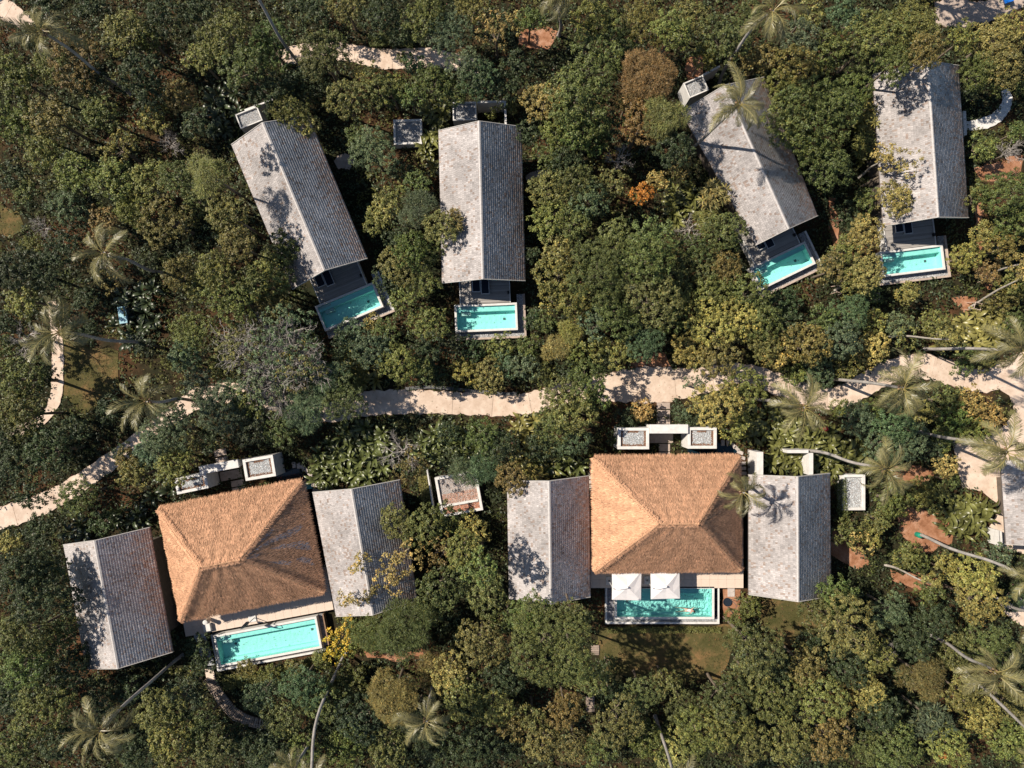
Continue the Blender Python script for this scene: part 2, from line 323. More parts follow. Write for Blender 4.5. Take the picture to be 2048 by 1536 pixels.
# ------------------------------------------------------------------ roofs
def facecols(n, base, var, browns=0.12):
    c = np.ones((n, 3)) * np.array(base); v = 1 + rng.normal(0, var, (n, 1)); c = c * v
    t = rng.random(n); c[t < browns] *= np.array([.80, .69, .62]); c[t > .95] *= 1.12
    return np.clip(c, .02, .8)
def shingle_slope(eaveA, eaveB, ridgeA, ridgeB, course=0.21, wmin=.13, wmax=.24, base=(.40, .36, .345), brown_edge=False):
    """overlapping courses of real shingles laid over the slope eaveA-eaveB-ridgeB-ridgeA"""
    eA, eB, rA, rB = map(np.array, (eaveA, eaveB, ridgeA, ridgeB))
    sl = np.linalg.norm((rA + rB) / 2 - (eA + eB) / 2); ln = np.linalg.norm(eB - eA); nC = int(sl / course)
    nrm = np.cross(eB - eA, rA - eA); nrm = nrm / np.linalg.norm(nrm)
    if nrm[2] < 0: nrm = -nrm
    V, F, C = [], [], []
    for c in range(nC):
        t0 = c / nC; t1 = min(1, (c + 1.25) / nC)
        x = 0.0; xs = [0.0]
        while x < ln: x += rng.uniform(wmin, wmax); xs.append(min(x, ln))
        xs = np.array(xs) / ln; a = xs[:-1]; b = xs[1:] - .012 / ln; k = len(a)
        jit = rng.uniform(-.08, .08, k) / nC
        def P(s, t, h): return (eA + (rA - eA) * t[:, None]) * (1 - s)[:, None] + (eB + (rB - eB) * t[:, None]) * s[:, None] + nrm * h[:, None]
        lo = np.maximum(0, t0 + jit); hi = np.full(k, t1)
        th = rng.uniform(.020, .032, k)
        p0 = P(a, lo, th); p1 = P(b, lo, th); p2 = P(b, hi, np.full(k, .012)); p3 = P(a, hi, np.full(k, .012)); q0 = P(a, lo, np.full(k, .0)); q1 = P(b, lo, np.full(k, .0))
        bse = len(V) and sum(len(v) for v in V) or 0
        V.append(np.stack([p0, p1, p2, p3, q0, q1], 1).reshape(-1, 3))
        i = bse + np.arange(k) * 6
        F.append(np.stack([np.stack([i, i + 1, i + 2, i + 3], 1), np.stack([i + 4, i + 5, i + 1, i], 1)], 1).reshape(-1, 4))
        col = facecols(k, base, .10, .10)
        if brown_edge:
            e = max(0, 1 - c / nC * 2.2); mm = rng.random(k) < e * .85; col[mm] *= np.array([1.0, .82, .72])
        patch = .5 + .5 * np.sin(a * ln * .55 + c * .13 + 1.3 * np.sin(c * .21)); q_ = .5 + .5 * np.sin(a * ln * 1.7 + 2.1 * np.sin(c * .33 + a * 3)); col *= (.80 + .2 * patch + .16 * q_)[:, None]
        C.append(np.repeat(col, 2, axis=0))
    V = np.concatenate(V); F = np.concatenate(F); C = np.concatenate(C)
    # every face looks outwards
    return V, F, C
def gable(name, label, q, zE=3.9, rise=1.85, ridge=None, group=None, glass_end=None, ov=0.75):
    E = [W(x, y, zE) for x, y in q]      # TL TR BR BL
    rT = (E[0] + E[1]) / 2 + Vector((0, 0, rise)); rB = (E[2] + E[3]) / 2 + Vector((0, 0, rise))
    if ridge: rT = W(*ridge[0], zE + rise); rB = W(*ridge[1], zE + rise)
    c = (E[0] + E[1] + E[2] + E[3]) / 4; root = empty(name, (c.x, c.y, 0), 0, label, 'house', group)
    o = Vector((c.x, c.y, 0)); E = [e - o for e in E]; rT -= o; rB -= o
    th = Vector((0, 0, -.14)); lo = Vector((0, 0, -.012))
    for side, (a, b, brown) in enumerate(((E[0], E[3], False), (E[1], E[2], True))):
        V, F, C = shingle_slope(a, b, rT, rB, brown_edge=brown, base=(.40, .372, .362) if not brown else (.53, .50, .48))  # right slope's base colour is paler to lift its shade
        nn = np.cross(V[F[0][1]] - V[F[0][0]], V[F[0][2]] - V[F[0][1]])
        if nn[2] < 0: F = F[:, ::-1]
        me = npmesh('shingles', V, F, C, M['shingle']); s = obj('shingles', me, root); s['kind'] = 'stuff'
        bd = MB(); nb_ = 12
        for i_ in range(nb_):
            quad = [a.lerp(b, i_ / nb_) + lo, a.lerp(b, (i_ + 1) / nb_) + lo, rT.lerp(rB, (i_ + 1) / nb_) + lo, rT.lerp(rB, i_ / nb_) + lo]
            bd.add(quad + [p + th for p in quad], [(0, 1, 2, 3), (7, 6, 5, 4), (0, 4, 5, 1), (2, 6, 7, 3)] + ([(3, 7, 4, 0)] if i_ == 0 else []) + ([(1, 5, 6, 2)] if i_ == nb_ - 1 else []))
        bd.build('roof_slope', M['underroof'], root)
    # ridge cap: short lapped pieces
    d = rB - rT; Ln = d.length; k = int(Ln / .42)
    for i in range(k):
        p0 = rT + d * (i / k); p1 = rT + d * ((i + 1) / k); side = d.normalized().cross(Vector((0, 0, 1))); w = .13; h = .105 + .012 * (i % 2)
        b = MB(); vs = []
        for p in (p0, p1): vs += [p - side * w + Vector((0, 0, h - .075)), p + Vector((0, 0, h)), p + side * w + Vector((0, 0, h - .075))]
        b.add(vs, [(0, 1, 4, 3), (1, 2, 5, 4), (0, 3, 5, 2), (0, 2, 1), (3, 4, 5)], random.uniform(.8, 1.15)); b.build('ridge_tile', M['ridge'], root)
    # barge boards at the two gables
    for (a, b_, r_) in ((E[0], E[1], rT), (E[3], E[2], rB)):
        out = (r_ - (rT + rB) / 2); out.z = 0; out.normalize()
        for e in (a, b_):
            bb = MB(); v = [e + Vector((0, 0, .09)), r_ + Vector((0, 0, .09)), r_ + Vector((0, 0, -.2)), e + Vector((0, 0, -.2))]
            bb.add([p + out * .005 for p in v] + [p + out * .05 for p in v], [(3, 2, 1, 0), (4, 5, 6, 7), (0, 1, 5, 4), (1, 2, 6, 5), (2, 3, 7, 6), (3, 0, 4, 7)]); bb.build('barge_board', M['plaster'], root)
    # walls: four, set in from the eaves, and the floor plinth
    cc = (E[0] + E[1] + E[2] + E[3]) / 4; fi = .76 if name != 'reception_house' else .45; I = [cc + (e - cc) * fi for e in E]
    names = [(0, 1), (1, 2), (2, 3), (3, 0)]
    for (i, j) in names:
        p, q2 = I[i].copy(), I[j].copy(); p.z = q2.z = 0; dirn = (q2 - p).normalized(); inn = (Vector((cc.x, cc.y, 0)) - (p + q2) / 2).normalized() * .2
        p = p + dirn * .003; q2 = q2 - dirn * .203 if False else q2
        top = zE + .1; w = MB(); pts = [p, q2, q2 + inn, p + inn]
        w.add([Vector((a.x, a.y, .0)) for a in pts] + [Vector((a.x, a.y, top - .18)) for a in pts], [(0, 1, 5, 4), (1, 2, 6, 5), (2, 3, 7, 6), (3, 0, 4, 7), (4, 5, 6, 7)]); w.build('wall', M['darkwall'], root)
        if i in (0, 2):   # gable triangle
            gm = MB(); rr = rT if i == 0 else rB; rr2 = cc + (Vector((rr.x, rr.y, 0)) - Vector((cc.x, cc.y, 0))) * fi
            A = Vector((p.x, p.y, top - .17)); B = Vector((q2.x, q2.y, top - .17)); T = Vector((rr2.x, rr2.y, zE + rise - .35))
            gm.add([A, B, T, A + inn, B + inn, T + inn], [(0, 1, 2), (5, 4, 3), (0, 2, 5, 3), (1, 4, 5, 2)]); gm.build('gable_wall', M['darkwall'], root)
    EXCL.append(([(W_[0], W_[1]) for W_ in q], -2))
    # door and windows on the pool side
    p, q2 = I[3], I[2]; out = ((rB - rT)); out.z = 0; out.normalize()
    for t0, t1, nm in ((.18, .48, 'glass_door'), (.60, .85, 'window')):
        a = p.lerp(q2, t0) + out * .012; b2 = p.lerp(q2, t1) + out * .012; z0 = 1.05 if nm == 'glass_door' else 1.6
        f = MB(); f.add([Vector((v.x, v.y, z)) + out * d for d in (0, .06) for v, z in ((a, z0), (b2, z0), (b2, 3.3), (a, 3.3))], [(4, 5, 6, 7), (0, 3, 7, 4), (1, 5, 6, 2), (0, 1, 5, 4), (2, 6, 7, 3)]); fr = f.build(nm, M['metal'], root)
        a2 = a.lerp(b2, .05) + out * .064; b3 = b2.lerp(a, .05) + out * .064
        g = MB(); g.add([Vector((v.x, v.y, z)) + out * d for d in (0, .01) for v, z in ((a2, z0 + .08), (b3, z0 + .08), (b3, 3.22), (a2, 3.22))], [(4, 5, 6, 7), (0, 3, 7, 4), (1, 5, 6, 2), (0, 1, 5, 4), (2, 6, 7, 3)]); g.build('pane', M['navy'], fr)
    return root, o, E, rT, rB
HOUSES = [
 ('bungalow', 'tilted shingle bungalow at upper left with tree shade on its left slope', [(463, 290), (617, 232), (735, 516), (584, 578)], None),
 ('bungalow', 'upright shingle bungalow left of the photo centre with bright left slope', [(877, 262), (1043, 254), (1051, 561), (884, 566)], None),
 ('bungalow', 'shingle bungalow with a palm and its trunk shadow over the roof', [(1362, 224), (1528, 155), (1635, 431), (1511, 490)], [(1449, 171), (1577, 457)]),
 ('bungalow', 'shingle bungalow at the upper right corner beside the curved white path', [(1745, 150), (1917, 132), (1937, 435), (1766, 452)], None),
 ('guest_wing', 'tilted shingle wing at lower left, farthest left roof', [(127, 1090), (300, 1055), (346, 1303), (172, 1337)], None),
 ('guest_wing', 'tilted shingle wing right of the tilted thatched villa', [(625, 985), (800, 960), (835, 1200), (672, 1232)], None),
 ('guest_wing', 'upright shingle wing on the left side of the straight thatched villa', [(1014, 962), (1178, 952), (1181, 1193), (1018, 1196)], None),
 ('guest_wing', 'upright shingle wing on the right side of the straight thatched villa', [(1497, 950), (1660, 947), (1662, 1192), (1497, 1188)], None),
 ('reception_house', 'pale shingle roof cut off by the right edge of the photo', [(2001, 922), (2170, 915), (2182, 1080), (2012, 1088)], None),
]
for nm, lb, q, rd in HOUSES: gable(nm, lb, q, ridge=rd, group='shingle roofed houses')

# thatched hip roofs
TH = {}
def thatched(label, q):
    zE = 4.0; c, an, w, l = rect(q, zE); w, l = 13.75, 10.75; rise = 4.5; hw, hl, rr = w / 2, l / 2, 1.75
    root = empty('thatched_villa', (c.x, c.y, 0), an, label, 'house', 'thatched villas'); EXCL.append((q, -2))
    if not TH:
        E = [Vector((-hw, hl, zE)), Vector((hw, hl, zE)), Vector((hw, -hl, zE)), Vector((-hw, -hl, zE))]; A, B = Vector((-rr, 0, zE + rise)), Vector((rr, 0, zE + rise))
        faces = {'north': (E[0], E[1], B, A), 'east': (E[1], E[2], B, B), 'south': (E[2], E[3], A, B), 'west': (E[3], E[0], A, A)}
        for side, (a, b, t1, t0) in faces.items():
            nx, ny = 28, 16; V = []; F = []; nrm = (b - a).cross(t0 - a).normalized(); nrm = nrm if nrm.z > 0 else -nrm
            for j in range(ny + 1):
                for i in range(nx + 1):
                    s, t = i / nx, j / ny; p = a.lerp(t0, t).lerp(b.lerp(t1, t), s); edge = min(1, min(t, 1) * 4)
                    bulge = .03 * math.sin(s * 31 + t * 7) + .02 * math.sin(s * 13.7 + 2) + random.uniform(-.02, .02)
                    if 0 < i < nx and j < ny: p = p + nrm * (bulge * (1 if j else .3))
                    if j == 0: p = p + Vector((0, 0, -.05 + random.uniform(-.03, .03))) + (p - Vector((0, 0, p.z))).normalized() * random.uniform(-.03, .05)
                    V.append(tuple(p))
            for j in range(ny):
                for i in range(nx): k = j * (nx + 1) + i; F.append((k, k + 1, k + nx + 2, k + nx + 1))
            # eave thickness
            b0 = len(V)
            for i in range(nx + 1): x, y, z = V[i]; V.append((x * .985, y * .985, z - .34))
            for i in range(nx): F.append((i, b0 + i, b0 + i + 1, i + 1))
            me = npmesh('thatch_slope', V, F, None, M['thatchbase']); TH[side] = me
            # straw: thin blades lying down the slope
            n = 30000 if side in ('north', 'south') else 21000; s = rng.random(n); t = rng.random(n) ** 1.25
            if side in ('east', 'west'): pass
            a_, b_, t0_, t1_ = (np.array(v) for v in (a, b, t0, t1))
            P = (a_ + (t0_ - a_) * t[:, None]) * (1 - s)[:, None] + (b_ + (t1_ - b_) * t[:, None]) * s[:, None]
            up = (np.array((t0 + t1) / 2) - np.array((a + b) / 2)); up /= np.linalg.norm(up); al = np.array((b - a).normalized()); nr = np.array(nrm)
            dirn = -up + al * rng.normal(0, .13, (n, 1)) + nr * rng.uniform(-.02, .05, (n, 1)); ln = rng.uniform(.2, .5, (n, 1)); wd = rng.uniform(.007, .016, (n, 1))
            P = P + nr * (rng.uniform(.0, .07, (n, 1)) + .03 * (np.sin(s * 31 + t * 7))[:, None])
            v0 = P - al * wd; v1 = P + dirn * ln * .5 - al * wd * 0 + nr * .01; v2 = P + dirn * ln; v3 = P + dirn * ln * .45 + al * wd * 2
            VV = np.stack([P, v0 + dirn * ln * .5, v2, v3], 1).reshape(-1, 3); FF = np.arange(n * 4).reshape(-1, 4)
            col = np.ones((n, 3)) * (1 + rng.normal(0, .12, (n, 1))) * (.95 + .07 * np.sin(s * 23 + 3 * np.sin(t * 5)) + .05 * np.sin(t * 60))[:, None]; col[rng.random(n) < .08] *= 1.5; col[rng.random(n) < .12] *= .55
            TH[side + '_s'] = (VV, FF, np.clip(col, .1, 1.9), s, t)
        rb = MB(); 
        TH['E'] = E; TH['A'] = A; TH['B'] = B
    for side in ('north', 'east', 'south', 'west'):
        obj('thatch_slope', TH[side], root)
        VV, FF, C, s, t = TH[side + '_s']
        key = side + ('_worn' if (side == 'east' and 'tilted' in label) else '')
        if key + '_m' not in TH:
            C2 = C.copy()
            if key.endswith('worn'):   # grey worn streaks running down the right slope
                g = (np.sin(s * 26 + np.sin(t * 5 + s * 9) * 1.6) + .6 * np.sin(s * 11 + t * 8) > .45) & (t > .1) & (s > .12) & (s < .8); C2[g & (rng.random(len(s)) < .6)] *= np.array([.55, .9, 1.6]); 
            me = npmesh('straw', VV, FF, C2, M['thatch'])
            TH[key + '_m'] = me
        o = obj('straw', TH[key + '_m'], root); o['kind'] = 'stuff'
    E, A, B = TH['E'], TH['A'], TH['B']
    for p, q2 in ((E[0], A), (E[3], A), (E[1], B), (E[2], B), (A, B)):
        pts = [p.lerp(q2, i / 10) + Vector((0, 0, .05 + .04 * math.sin(i * 2.1))) for i in range(11)]
        if 'hip' + str(p) + str(q2) not in TH: TH['hip' + str(p) + str(q2)] = MB().tube(pts, [.13 + .012 * math.sin(i * 1.7) for i in range(11)], 8).mesh('ridge_roll', M['thatchbase'], True)
        obj('ridge_roll', TH['hip' + str(p) + str(q2)], root)
    if 'hs' not in TH:
        VV = []; CC = []
        for p, q2 in ((E[0], A), (E[3], A), (E[1], B), (E[2], B), (A, B)):
            n = int((q2 - p).length * 90); p_, q_ = np.array(p), np.array(q2); t = rng.random((n, 1)); P = p_ + (q_ - p_) * t + np.array((0, 0, .12)); ax = (q_ - p_) / np.linalg.norm(q_ - p_); sd_ = np.cross(ax, (0, 0, 1)); sd_ /= np.linalg.norm(sd_)
            sg = rng.choice([-1, 1], (n, 1)); P = P + sd_ * sg * rng.uniform(0, .2, (n, 1)); P[:, 2:] += .16 - np.abs(rng.normal(0, .05, (n, 1))) - .03
            dr = sd_ * sg + ax * rng.normal(-.4, .5, (n, 1)) + np.array((0, 0, -.35)); ln = rng.uniform(.12, .26, (n, 1)); wd = ax * .018
            VV.append(np.stack([P - wd, P + wd, P + dr * ln + wd * .5, P + dr * ln - wd * .5], 1).reshape(-1, 3)); CC.append(np.ones((n, 3)) * (1.1 + rng.normal(0, .2, (n, 1))))
        VV = np.concatenate(VV); TH['hs'] = npmesh('ridge_straw', VV, np.arange(len(VV)).reshape(-1, 4), np.clip(np.concatenate(CC), .3, 1.8), M['thatch'])
    obj('ridge_straw', TH['hs'], root)['kind'] = 'stuff'
    x, y = hw - .9, hl - .9
    for a, b in (((-x, y), (x, y)), ((x, y - .2), (x, -y + .2)), ((x, -y), (-x, -y)), ((-x, -y + .2), (-x, y - .2))):
        d = .1; MB().box(min(a[0], b[0]) - d, min(a[1], b[1]) - d, 1.0, max(a[0], b[0]) + d, max(a[1], b[1]) + d, 3.85).build('wall', M['plaster'], root)
    return root
thatched('tilted thatched villa with grey streaks on its right slope, lower left', [(316, 1018), (605, 960), (650, 1185), (360, 1242)])
thatched('straight thatched villa with two white parasols below it', [(1188, 915), (1477, 912), (1482, 1142), (1190, 1142)])

# ------------------------------------------------------------------ decks, terraces, pools
ZD = 1.0
def frame_quad(quad, z): return rect(quad, z)
def pool(label, q, ledge=True, steps=True, water='water', z=ZD, cop=.22, drains=()):
    c, an, w, l = rect(q, z); root = empty('swimming_pool', (c.x, c.y, 0), an, label, 'pool', 'swimming pools'); hw, hl = w / 2, l / 2; EXCL.append((q, 2))
    for (x0, y0, x1, y1) in ((-hw, hl - cop, hw, hl), (-hw, -hl, hw, -hl + cop), (-hw, -hl + cop + .003, -hw + cop, hl - cop - .003), (hw - cop, -hl + cop + .003, hw, hl - cop - .003)):
        MB().box(x0, y0, .0, x1, y1, z, bev=.015).build('coping', M['white'], root)
    iw, il = hw - cop, hl - cop; zt = z - .07; zf = .03
    b = MB(); b.add([(-iw, -il, zf), (iw, -il, zf), (iw, il, zf), (-iw, il, zf)], [(0, 1, 2, 3)]); b.build('pool_floor', M['pooltile'], root)
    b = MB(); e = .004
    for a, d in (((-iw, -il), (iw, -il)), ((iw, -il), (iw, il)), ((iw, il), (-iw, il)), ((-iw, il), (-iw, -il))):
        f = 1 - .002; b.add([(a[0] * f, a[1] * f, zf), (d[0] * f, d[1] * f, zf), (d[0] * f, d[1] * f, zt), (a[0] * f, a[1] * f, zt)], [(0, 1, 2, 3)])
    b.build('pool_wall', M['pooltile'], root)
    MB().box(-iw + .01, -il + .01, zf + .004, iw - .01, -il + .32, zt - .55).build('bench', M['pooltile'], root)
    if ledge: MB().box(-iw + .01, il - .5, zf + .004, iw - .01, il - .01, zt - .18).build('bench', M['pooltile'], root)
    if steps:
        MB().box(-iw + .1, il - .24, zt - .17, -iw + 1.3, il - .04, zt - .05).build('step', M['white'], root)
        MB().box(-iw + .45, il - .85, zf + .006, -iw + 1.35, il - .53, zt - .3).build('step', M['white'], root)
    for dx, dy in drains: MB().box(dx * iw - .12, dy * il - .12, zf + .002, dx * iw + .12, dy * il + .12, zf + .015).build('drain', M['grey'], root)
    b = MB(); f = .998; b.add([(-iw * f, -il * f, zt - .03), (iw * f, -il * f, zt - .03), (iw * f, il * f, zt - .03), (-iw * f, il * f, zt - .03)], [(0, 1, 2, 3)]); b.build('water', M[water], root)
    return root, hw, hl
def pebbles(n, x0, y0, x1, y1, z, root, tint=(1, 1, 1), sz=.07, name='gravel'):
    """loose stones: little tilted faceted lumps"""
    P = np.stack([rng.uniform(x0, x1, n), rng.uniform(y0, y1, n), np.full(n, z)], 1); r = rng.uniform(.5, 1.3, (n, 1)) * sz; ang = rng.uniform(0, 6.28, n)
    d1 = np.stack([np.cos(ang), np.sin(ang), rng.normal(0, .35, n)], 1) * r; d2 = np.stack([-np.sin(ang), np.cos(ang), rng.normal(0, .35, n)], 1) * r * rng.uniform(.5, 1, (n, 1)); up = np.array((0, 0, 1.0)) * r * .8
    V = np.stack([P + d1, P + d2, P - d1, P - d2, P + up], 1).reshape(-1, 3); i = np.arange(n) * 5
    F = np.concatenate([np.stack([i + a, i + b, i + 4], 1) for a, b in ((0, 1), (1, 2), (2, 3), (3, 0))]); c = np.ones((n, 3)) * np.array(tint) * rng.uniform(.35, 1.15, (n, 1)); c = np.concatenate([c] * 4)
    o = obj(name, npmesh(name, V, F, c, M['gravel']), root); o['kind'] = 'stuff'; return o
def lounger(root_loc, rz, label, L=1.95, w=.8):
    r = empty('sun_lounger', root_loc, rz, label, 'sun lounger', 'sun loungers under the bungalow eaves')
    for x0, y0, x1, y1 in ((-w / 2, -L / 2, -w / 2 + .05, L / 2), (w / 2 - .05, -L / 2, w / 2, L / 2), (-w / 2 + .052, -L / 2, w / 2 - .052, -L / 2 + .05), (-w / 2 + .052, L / 2 - .05, w / 2 - .052, L / 2)):
        MB().box(x0, y0, .24, x1, y1, .31).build('frame_rail', M['metal'], r)
    for sx in (-1, 1):
        for sy in (-1, 1): MB().box(sx * (w / 2 - .04) - .025, sy * (L / 2 - .04) - .025, 0, sx * (w / 2 - .04) + .025, sy * (L / 2 - .04) + .025, .238).build('leg', M['metal'], r)
    MB().box(-w / 2 + .06, -L / 2 + .06, .22, w / 2 - .06, L / 2 - .06, .345, bev=.02).build('cushion', M['navy'], r); return r
BUNG = [  # pool outer corners, where, louvre offset, lounger spot (px), deck left/right photo corners
 ('tilted turquoise pool in shade under the tilted upper left bungalow', [(628.6, 612.5), (746.4, 563.9), (767.5, 613.6), (650.3, 662.3)], (645, 553), 'A'),
 ('turquoise pool with leaf shadows under the upright upper bungalow', [(907, 610), (1034, 605), (1036, 661), (912, 664)], (961, 566), 'B'),
 ('turquoise pool half in sun under the bungalow with the palm shadow', [(1496.9, 535.5), (1610.6, 483.3), (1632.9, 528.4), (1523.3, 578.3)], (1526, 478), 'C'),
 ('turquoise pool at the far right behind yellow-green leaves', [(1758, 506), (1886, 486), (1891, 541), (1766, 552)], (1807, 446), 'D'),
]
for k, (lb, q, lg, nm) in enumerate(BUNG):
    root, hw, hl = pool(lb, q, drains=[(.62, -.1)]); c = root.location; an = root.rotation_euler.z
    T = Matrix.Translation(Vector((c.x, c.y, 0))) @ Matrix.Rotation(an, 4, 'Z')
    where = lb.split('under the ')[-1] if 'under' in lb else 'far right bungalow'
    # timber deck between house and pool
    d = empty('timber_deck', T @ Vector((0, hl + 1.6, 0)), an, 'grey board deck between the pool and the ' + where, 'deck', 'bungalow decks')
    D = 2.4; nb = 42; y = -1.55
    b = MB()
    for i in range(nb): b.box(-2.42, y + i * .125, ZD - .05, 2.38, y + i * .125 + .113, ZD + random.uniform(-.004, .006), col=random.uniform(.75, 1.2))
    b.build('deck_boards', M['deck'], d)['kind'] = 'stuff'
    MB().box(-2.4, -1.5, .0, 2.36, y + nb * .125 - .03, ZD - .06).build('deck_base', M['plaster'], d)
    MB().box(-2.52, -1.57, .0, -2.43, 1.2, ZD + .10).build('edge_wall', M['white'], d); MB().box(2.39, -1.57, .0, 2.48, 1.6, ZD + .10).build('edge_wall', M['white'], d)
    MB().box(2.2, -.75, ZD + .01, 2.37, -.45, ZD + .3, bev=.02).build('planter_box', M['black'], d)
    p0 = W(*lg, ZD + .35)
    for s_ in (-1, 1):
        loc = Vector((p0.x, p0.y, ZD + .012)) + Vector((math.cos(an), math.sin(an), 0)) * (s_ * .43) + Vector((-math.sin(an), math.cos(an), 0)) * (.12 * -s_)
        lounger(loc, an, ('left' if s_ < 0 else 'right') + ' of two navy cushioned loungers on the deck of the ' + where)
    # gravel trough round the outer sides
    t = empty('gravel_trough', (c.x, c.y, 0), an, 'low walled gravel strip round the pool of the ' + where, 'gravel bed', 'gravel strips round the pools')
    x0, x1, y0 = -hw - .05, hw + .62, -hl - .55
    MB().box(x0, y0, .0, x1, -hl - .01, .28).build('gravel_base', M['gravelbed'], t); MB().box(hw + .01, -hl - .005, .0, x1, hl + .9, .28).build('gravel_base', M['gravelbed'], t)
    pebbles(900, x0, y0, x1, -hl - .05, .29, t, (.75, .78, .82)); pebbles(500, hw + .05, -hl, x1, hl + .9, .29, t, (.75, .78, .82))
    MB().box(x0, y0 - .2, 0, x1 + .2, y0 - .003, .42).build('low_wall', M['slab'], t); MB().box(x1 + .003, y0, 0, x1 + .2, hl + .9, .42).build('low_wall', M['slab' if k % 2 else 'white'], t)
    EXCL.append(([(1024 + v.x / K, 768 - v.y / K) for v in (T @ Vector((-hw - .1, hl + 4, 0)), T @ Vector((hw + .9, hl + 4, 0)), T @ Vector((hw + .9, -hl - .8, 0)), T @ Vector((-hw - .1, -hl - .8, 0)))], 0))
# villa terraces and pools
def terrace(label, q, z=ZD, excl=True):
    c, an, w, l = rect(q, z); r = empty('terrace', (c.x, c.y, 0), an, label, 'terrace', 'villa terraces')
    MB().box(-w / 2, -l / 2, 0, w / 2, l / 2, z - .05).build('base', M['plaster'], r)
    nx = int(w / .82); ny = max(1, int(l / .82)); vis = []
    tm = MB().box(0, 0, z - .048, w / nx - .012, l / ny - .012, z).mesh('tile', M['tile'])
    for i in range(nx):
        for j in range(ny):
            if j >= 4 and 0 < i < nx - 1: continue          # hidden deep under the thatch
            obj('tile', tm, r, loc=(-w / 2 + i * w / nx, -l / 2 + j * l / ny, 0))
    if excl: EXCL.append((q, 0))
    return r
terrace('cream tiled terrace under and below the tilted thatched villa', [(355, 1190), (651, 1131), (668, 1222), (372, 1270)])
terrace('cream tiled terrace under and below the straight thatched villa', [(1182, 1020), (1487, 1020), (1487, 1176), (1182, 1176)])
p1, hw, hl = pool('long bright turquoise pool below the tilted thatched villa', [(426.5, 1273), (633.8, 1231), (643, 1296.5), (438, 1335)], drains=[(-.72, .1), (.85, .1)])
t = empty('gravel_trough', p1.location, p1.rotation_euler.z, 'dark gravel channel with white kerb round the long bright pool', 'gravel bed', 'gravel strips round the pools')
MB().box(-hw - .28, -hl - .33, 0, hw + .0, -hl - .01, .35).build('gravel_base', M['gravelbed'], t); MB().box(-hw - .28, -hl + .0, 0, -hw - .01, hl, .35).build('gravel_base', M['gravelbed'], t); MB().box(hw + .01, -hl, 0, hw + .5, hl, .35).build('gravel_base', M['gravelbed'], t)
pebbles(1500, -hw - .25, -hl - .3, hw, -hl - .04, .36, t, (.5, .52, .6), .06); pebbles(300, -hw - .25, -hl, -hw - .04, hl, .36, t, (.5, .52, .6), .06); pebbles(500, hw + .04, -hl, hw + .47, hl, .36, t, (.5, .52, .55), .06)
MB().box(-hw - .45, -hl - .52, 0, hw + .1, -hl - .335, .55).build('kerb', M['white'], t); MB().box(-hw - .45, -hl - .33, 0, -hw - .285, hl, .55).build('kerb', M['white'], t); MB().box(hw + .505, -hl + .1, 0, hw + .62, hl, .7).build('kerb', M['wood'], t)
p2, hw, hl = pool('turquoise pool with a swimmer below the two white parasols', [(1229.5, 1173), (1429, 1173), (1429, 1238.6), (1229.5, 1238.6)], water='water2', steps=False, drains=[(-.75, -.1)])
t = empty('gravel_trough', p2.location, p2.rotation_euler.z, 'dark gravel channel with white kerb round the swimmer pool', 'gravel bed', 'gravel strips round the pools')
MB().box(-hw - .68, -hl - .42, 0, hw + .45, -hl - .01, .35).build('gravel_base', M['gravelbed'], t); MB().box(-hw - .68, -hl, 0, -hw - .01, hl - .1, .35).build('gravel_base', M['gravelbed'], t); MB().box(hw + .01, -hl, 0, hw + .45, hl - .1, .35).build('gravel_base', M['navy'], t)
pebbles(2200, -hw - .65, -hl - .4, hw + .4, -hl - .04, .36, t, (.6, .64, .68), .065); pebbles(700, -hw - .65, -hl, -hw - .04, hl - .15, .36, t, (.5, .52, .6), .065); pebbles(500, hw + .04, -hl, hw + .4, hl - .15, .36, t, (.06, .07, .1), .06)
MB().box(-hw - .85, -hl - .62, 0, hw + .62, -hl - .425, .55).build('kerb', M['white'], t); MB().box(-hw - .85, -hl - .42, 0, -hw - .685, hl - .1, .55).build('kerb', M['white'], t); MB().box(hw + .455, -hl - .42, 0, hw + .62, hl - .1, .55).build('kerb', M['white'], t)
EXCL.append(([(1205, 1170), (1450, 1170), (1450, 1256), (1205, 1256)], 0)); EXCL.append(([(385, 1262), (665, 1215), (668, 1300), (430, 1352), (410, 1330)], 0))

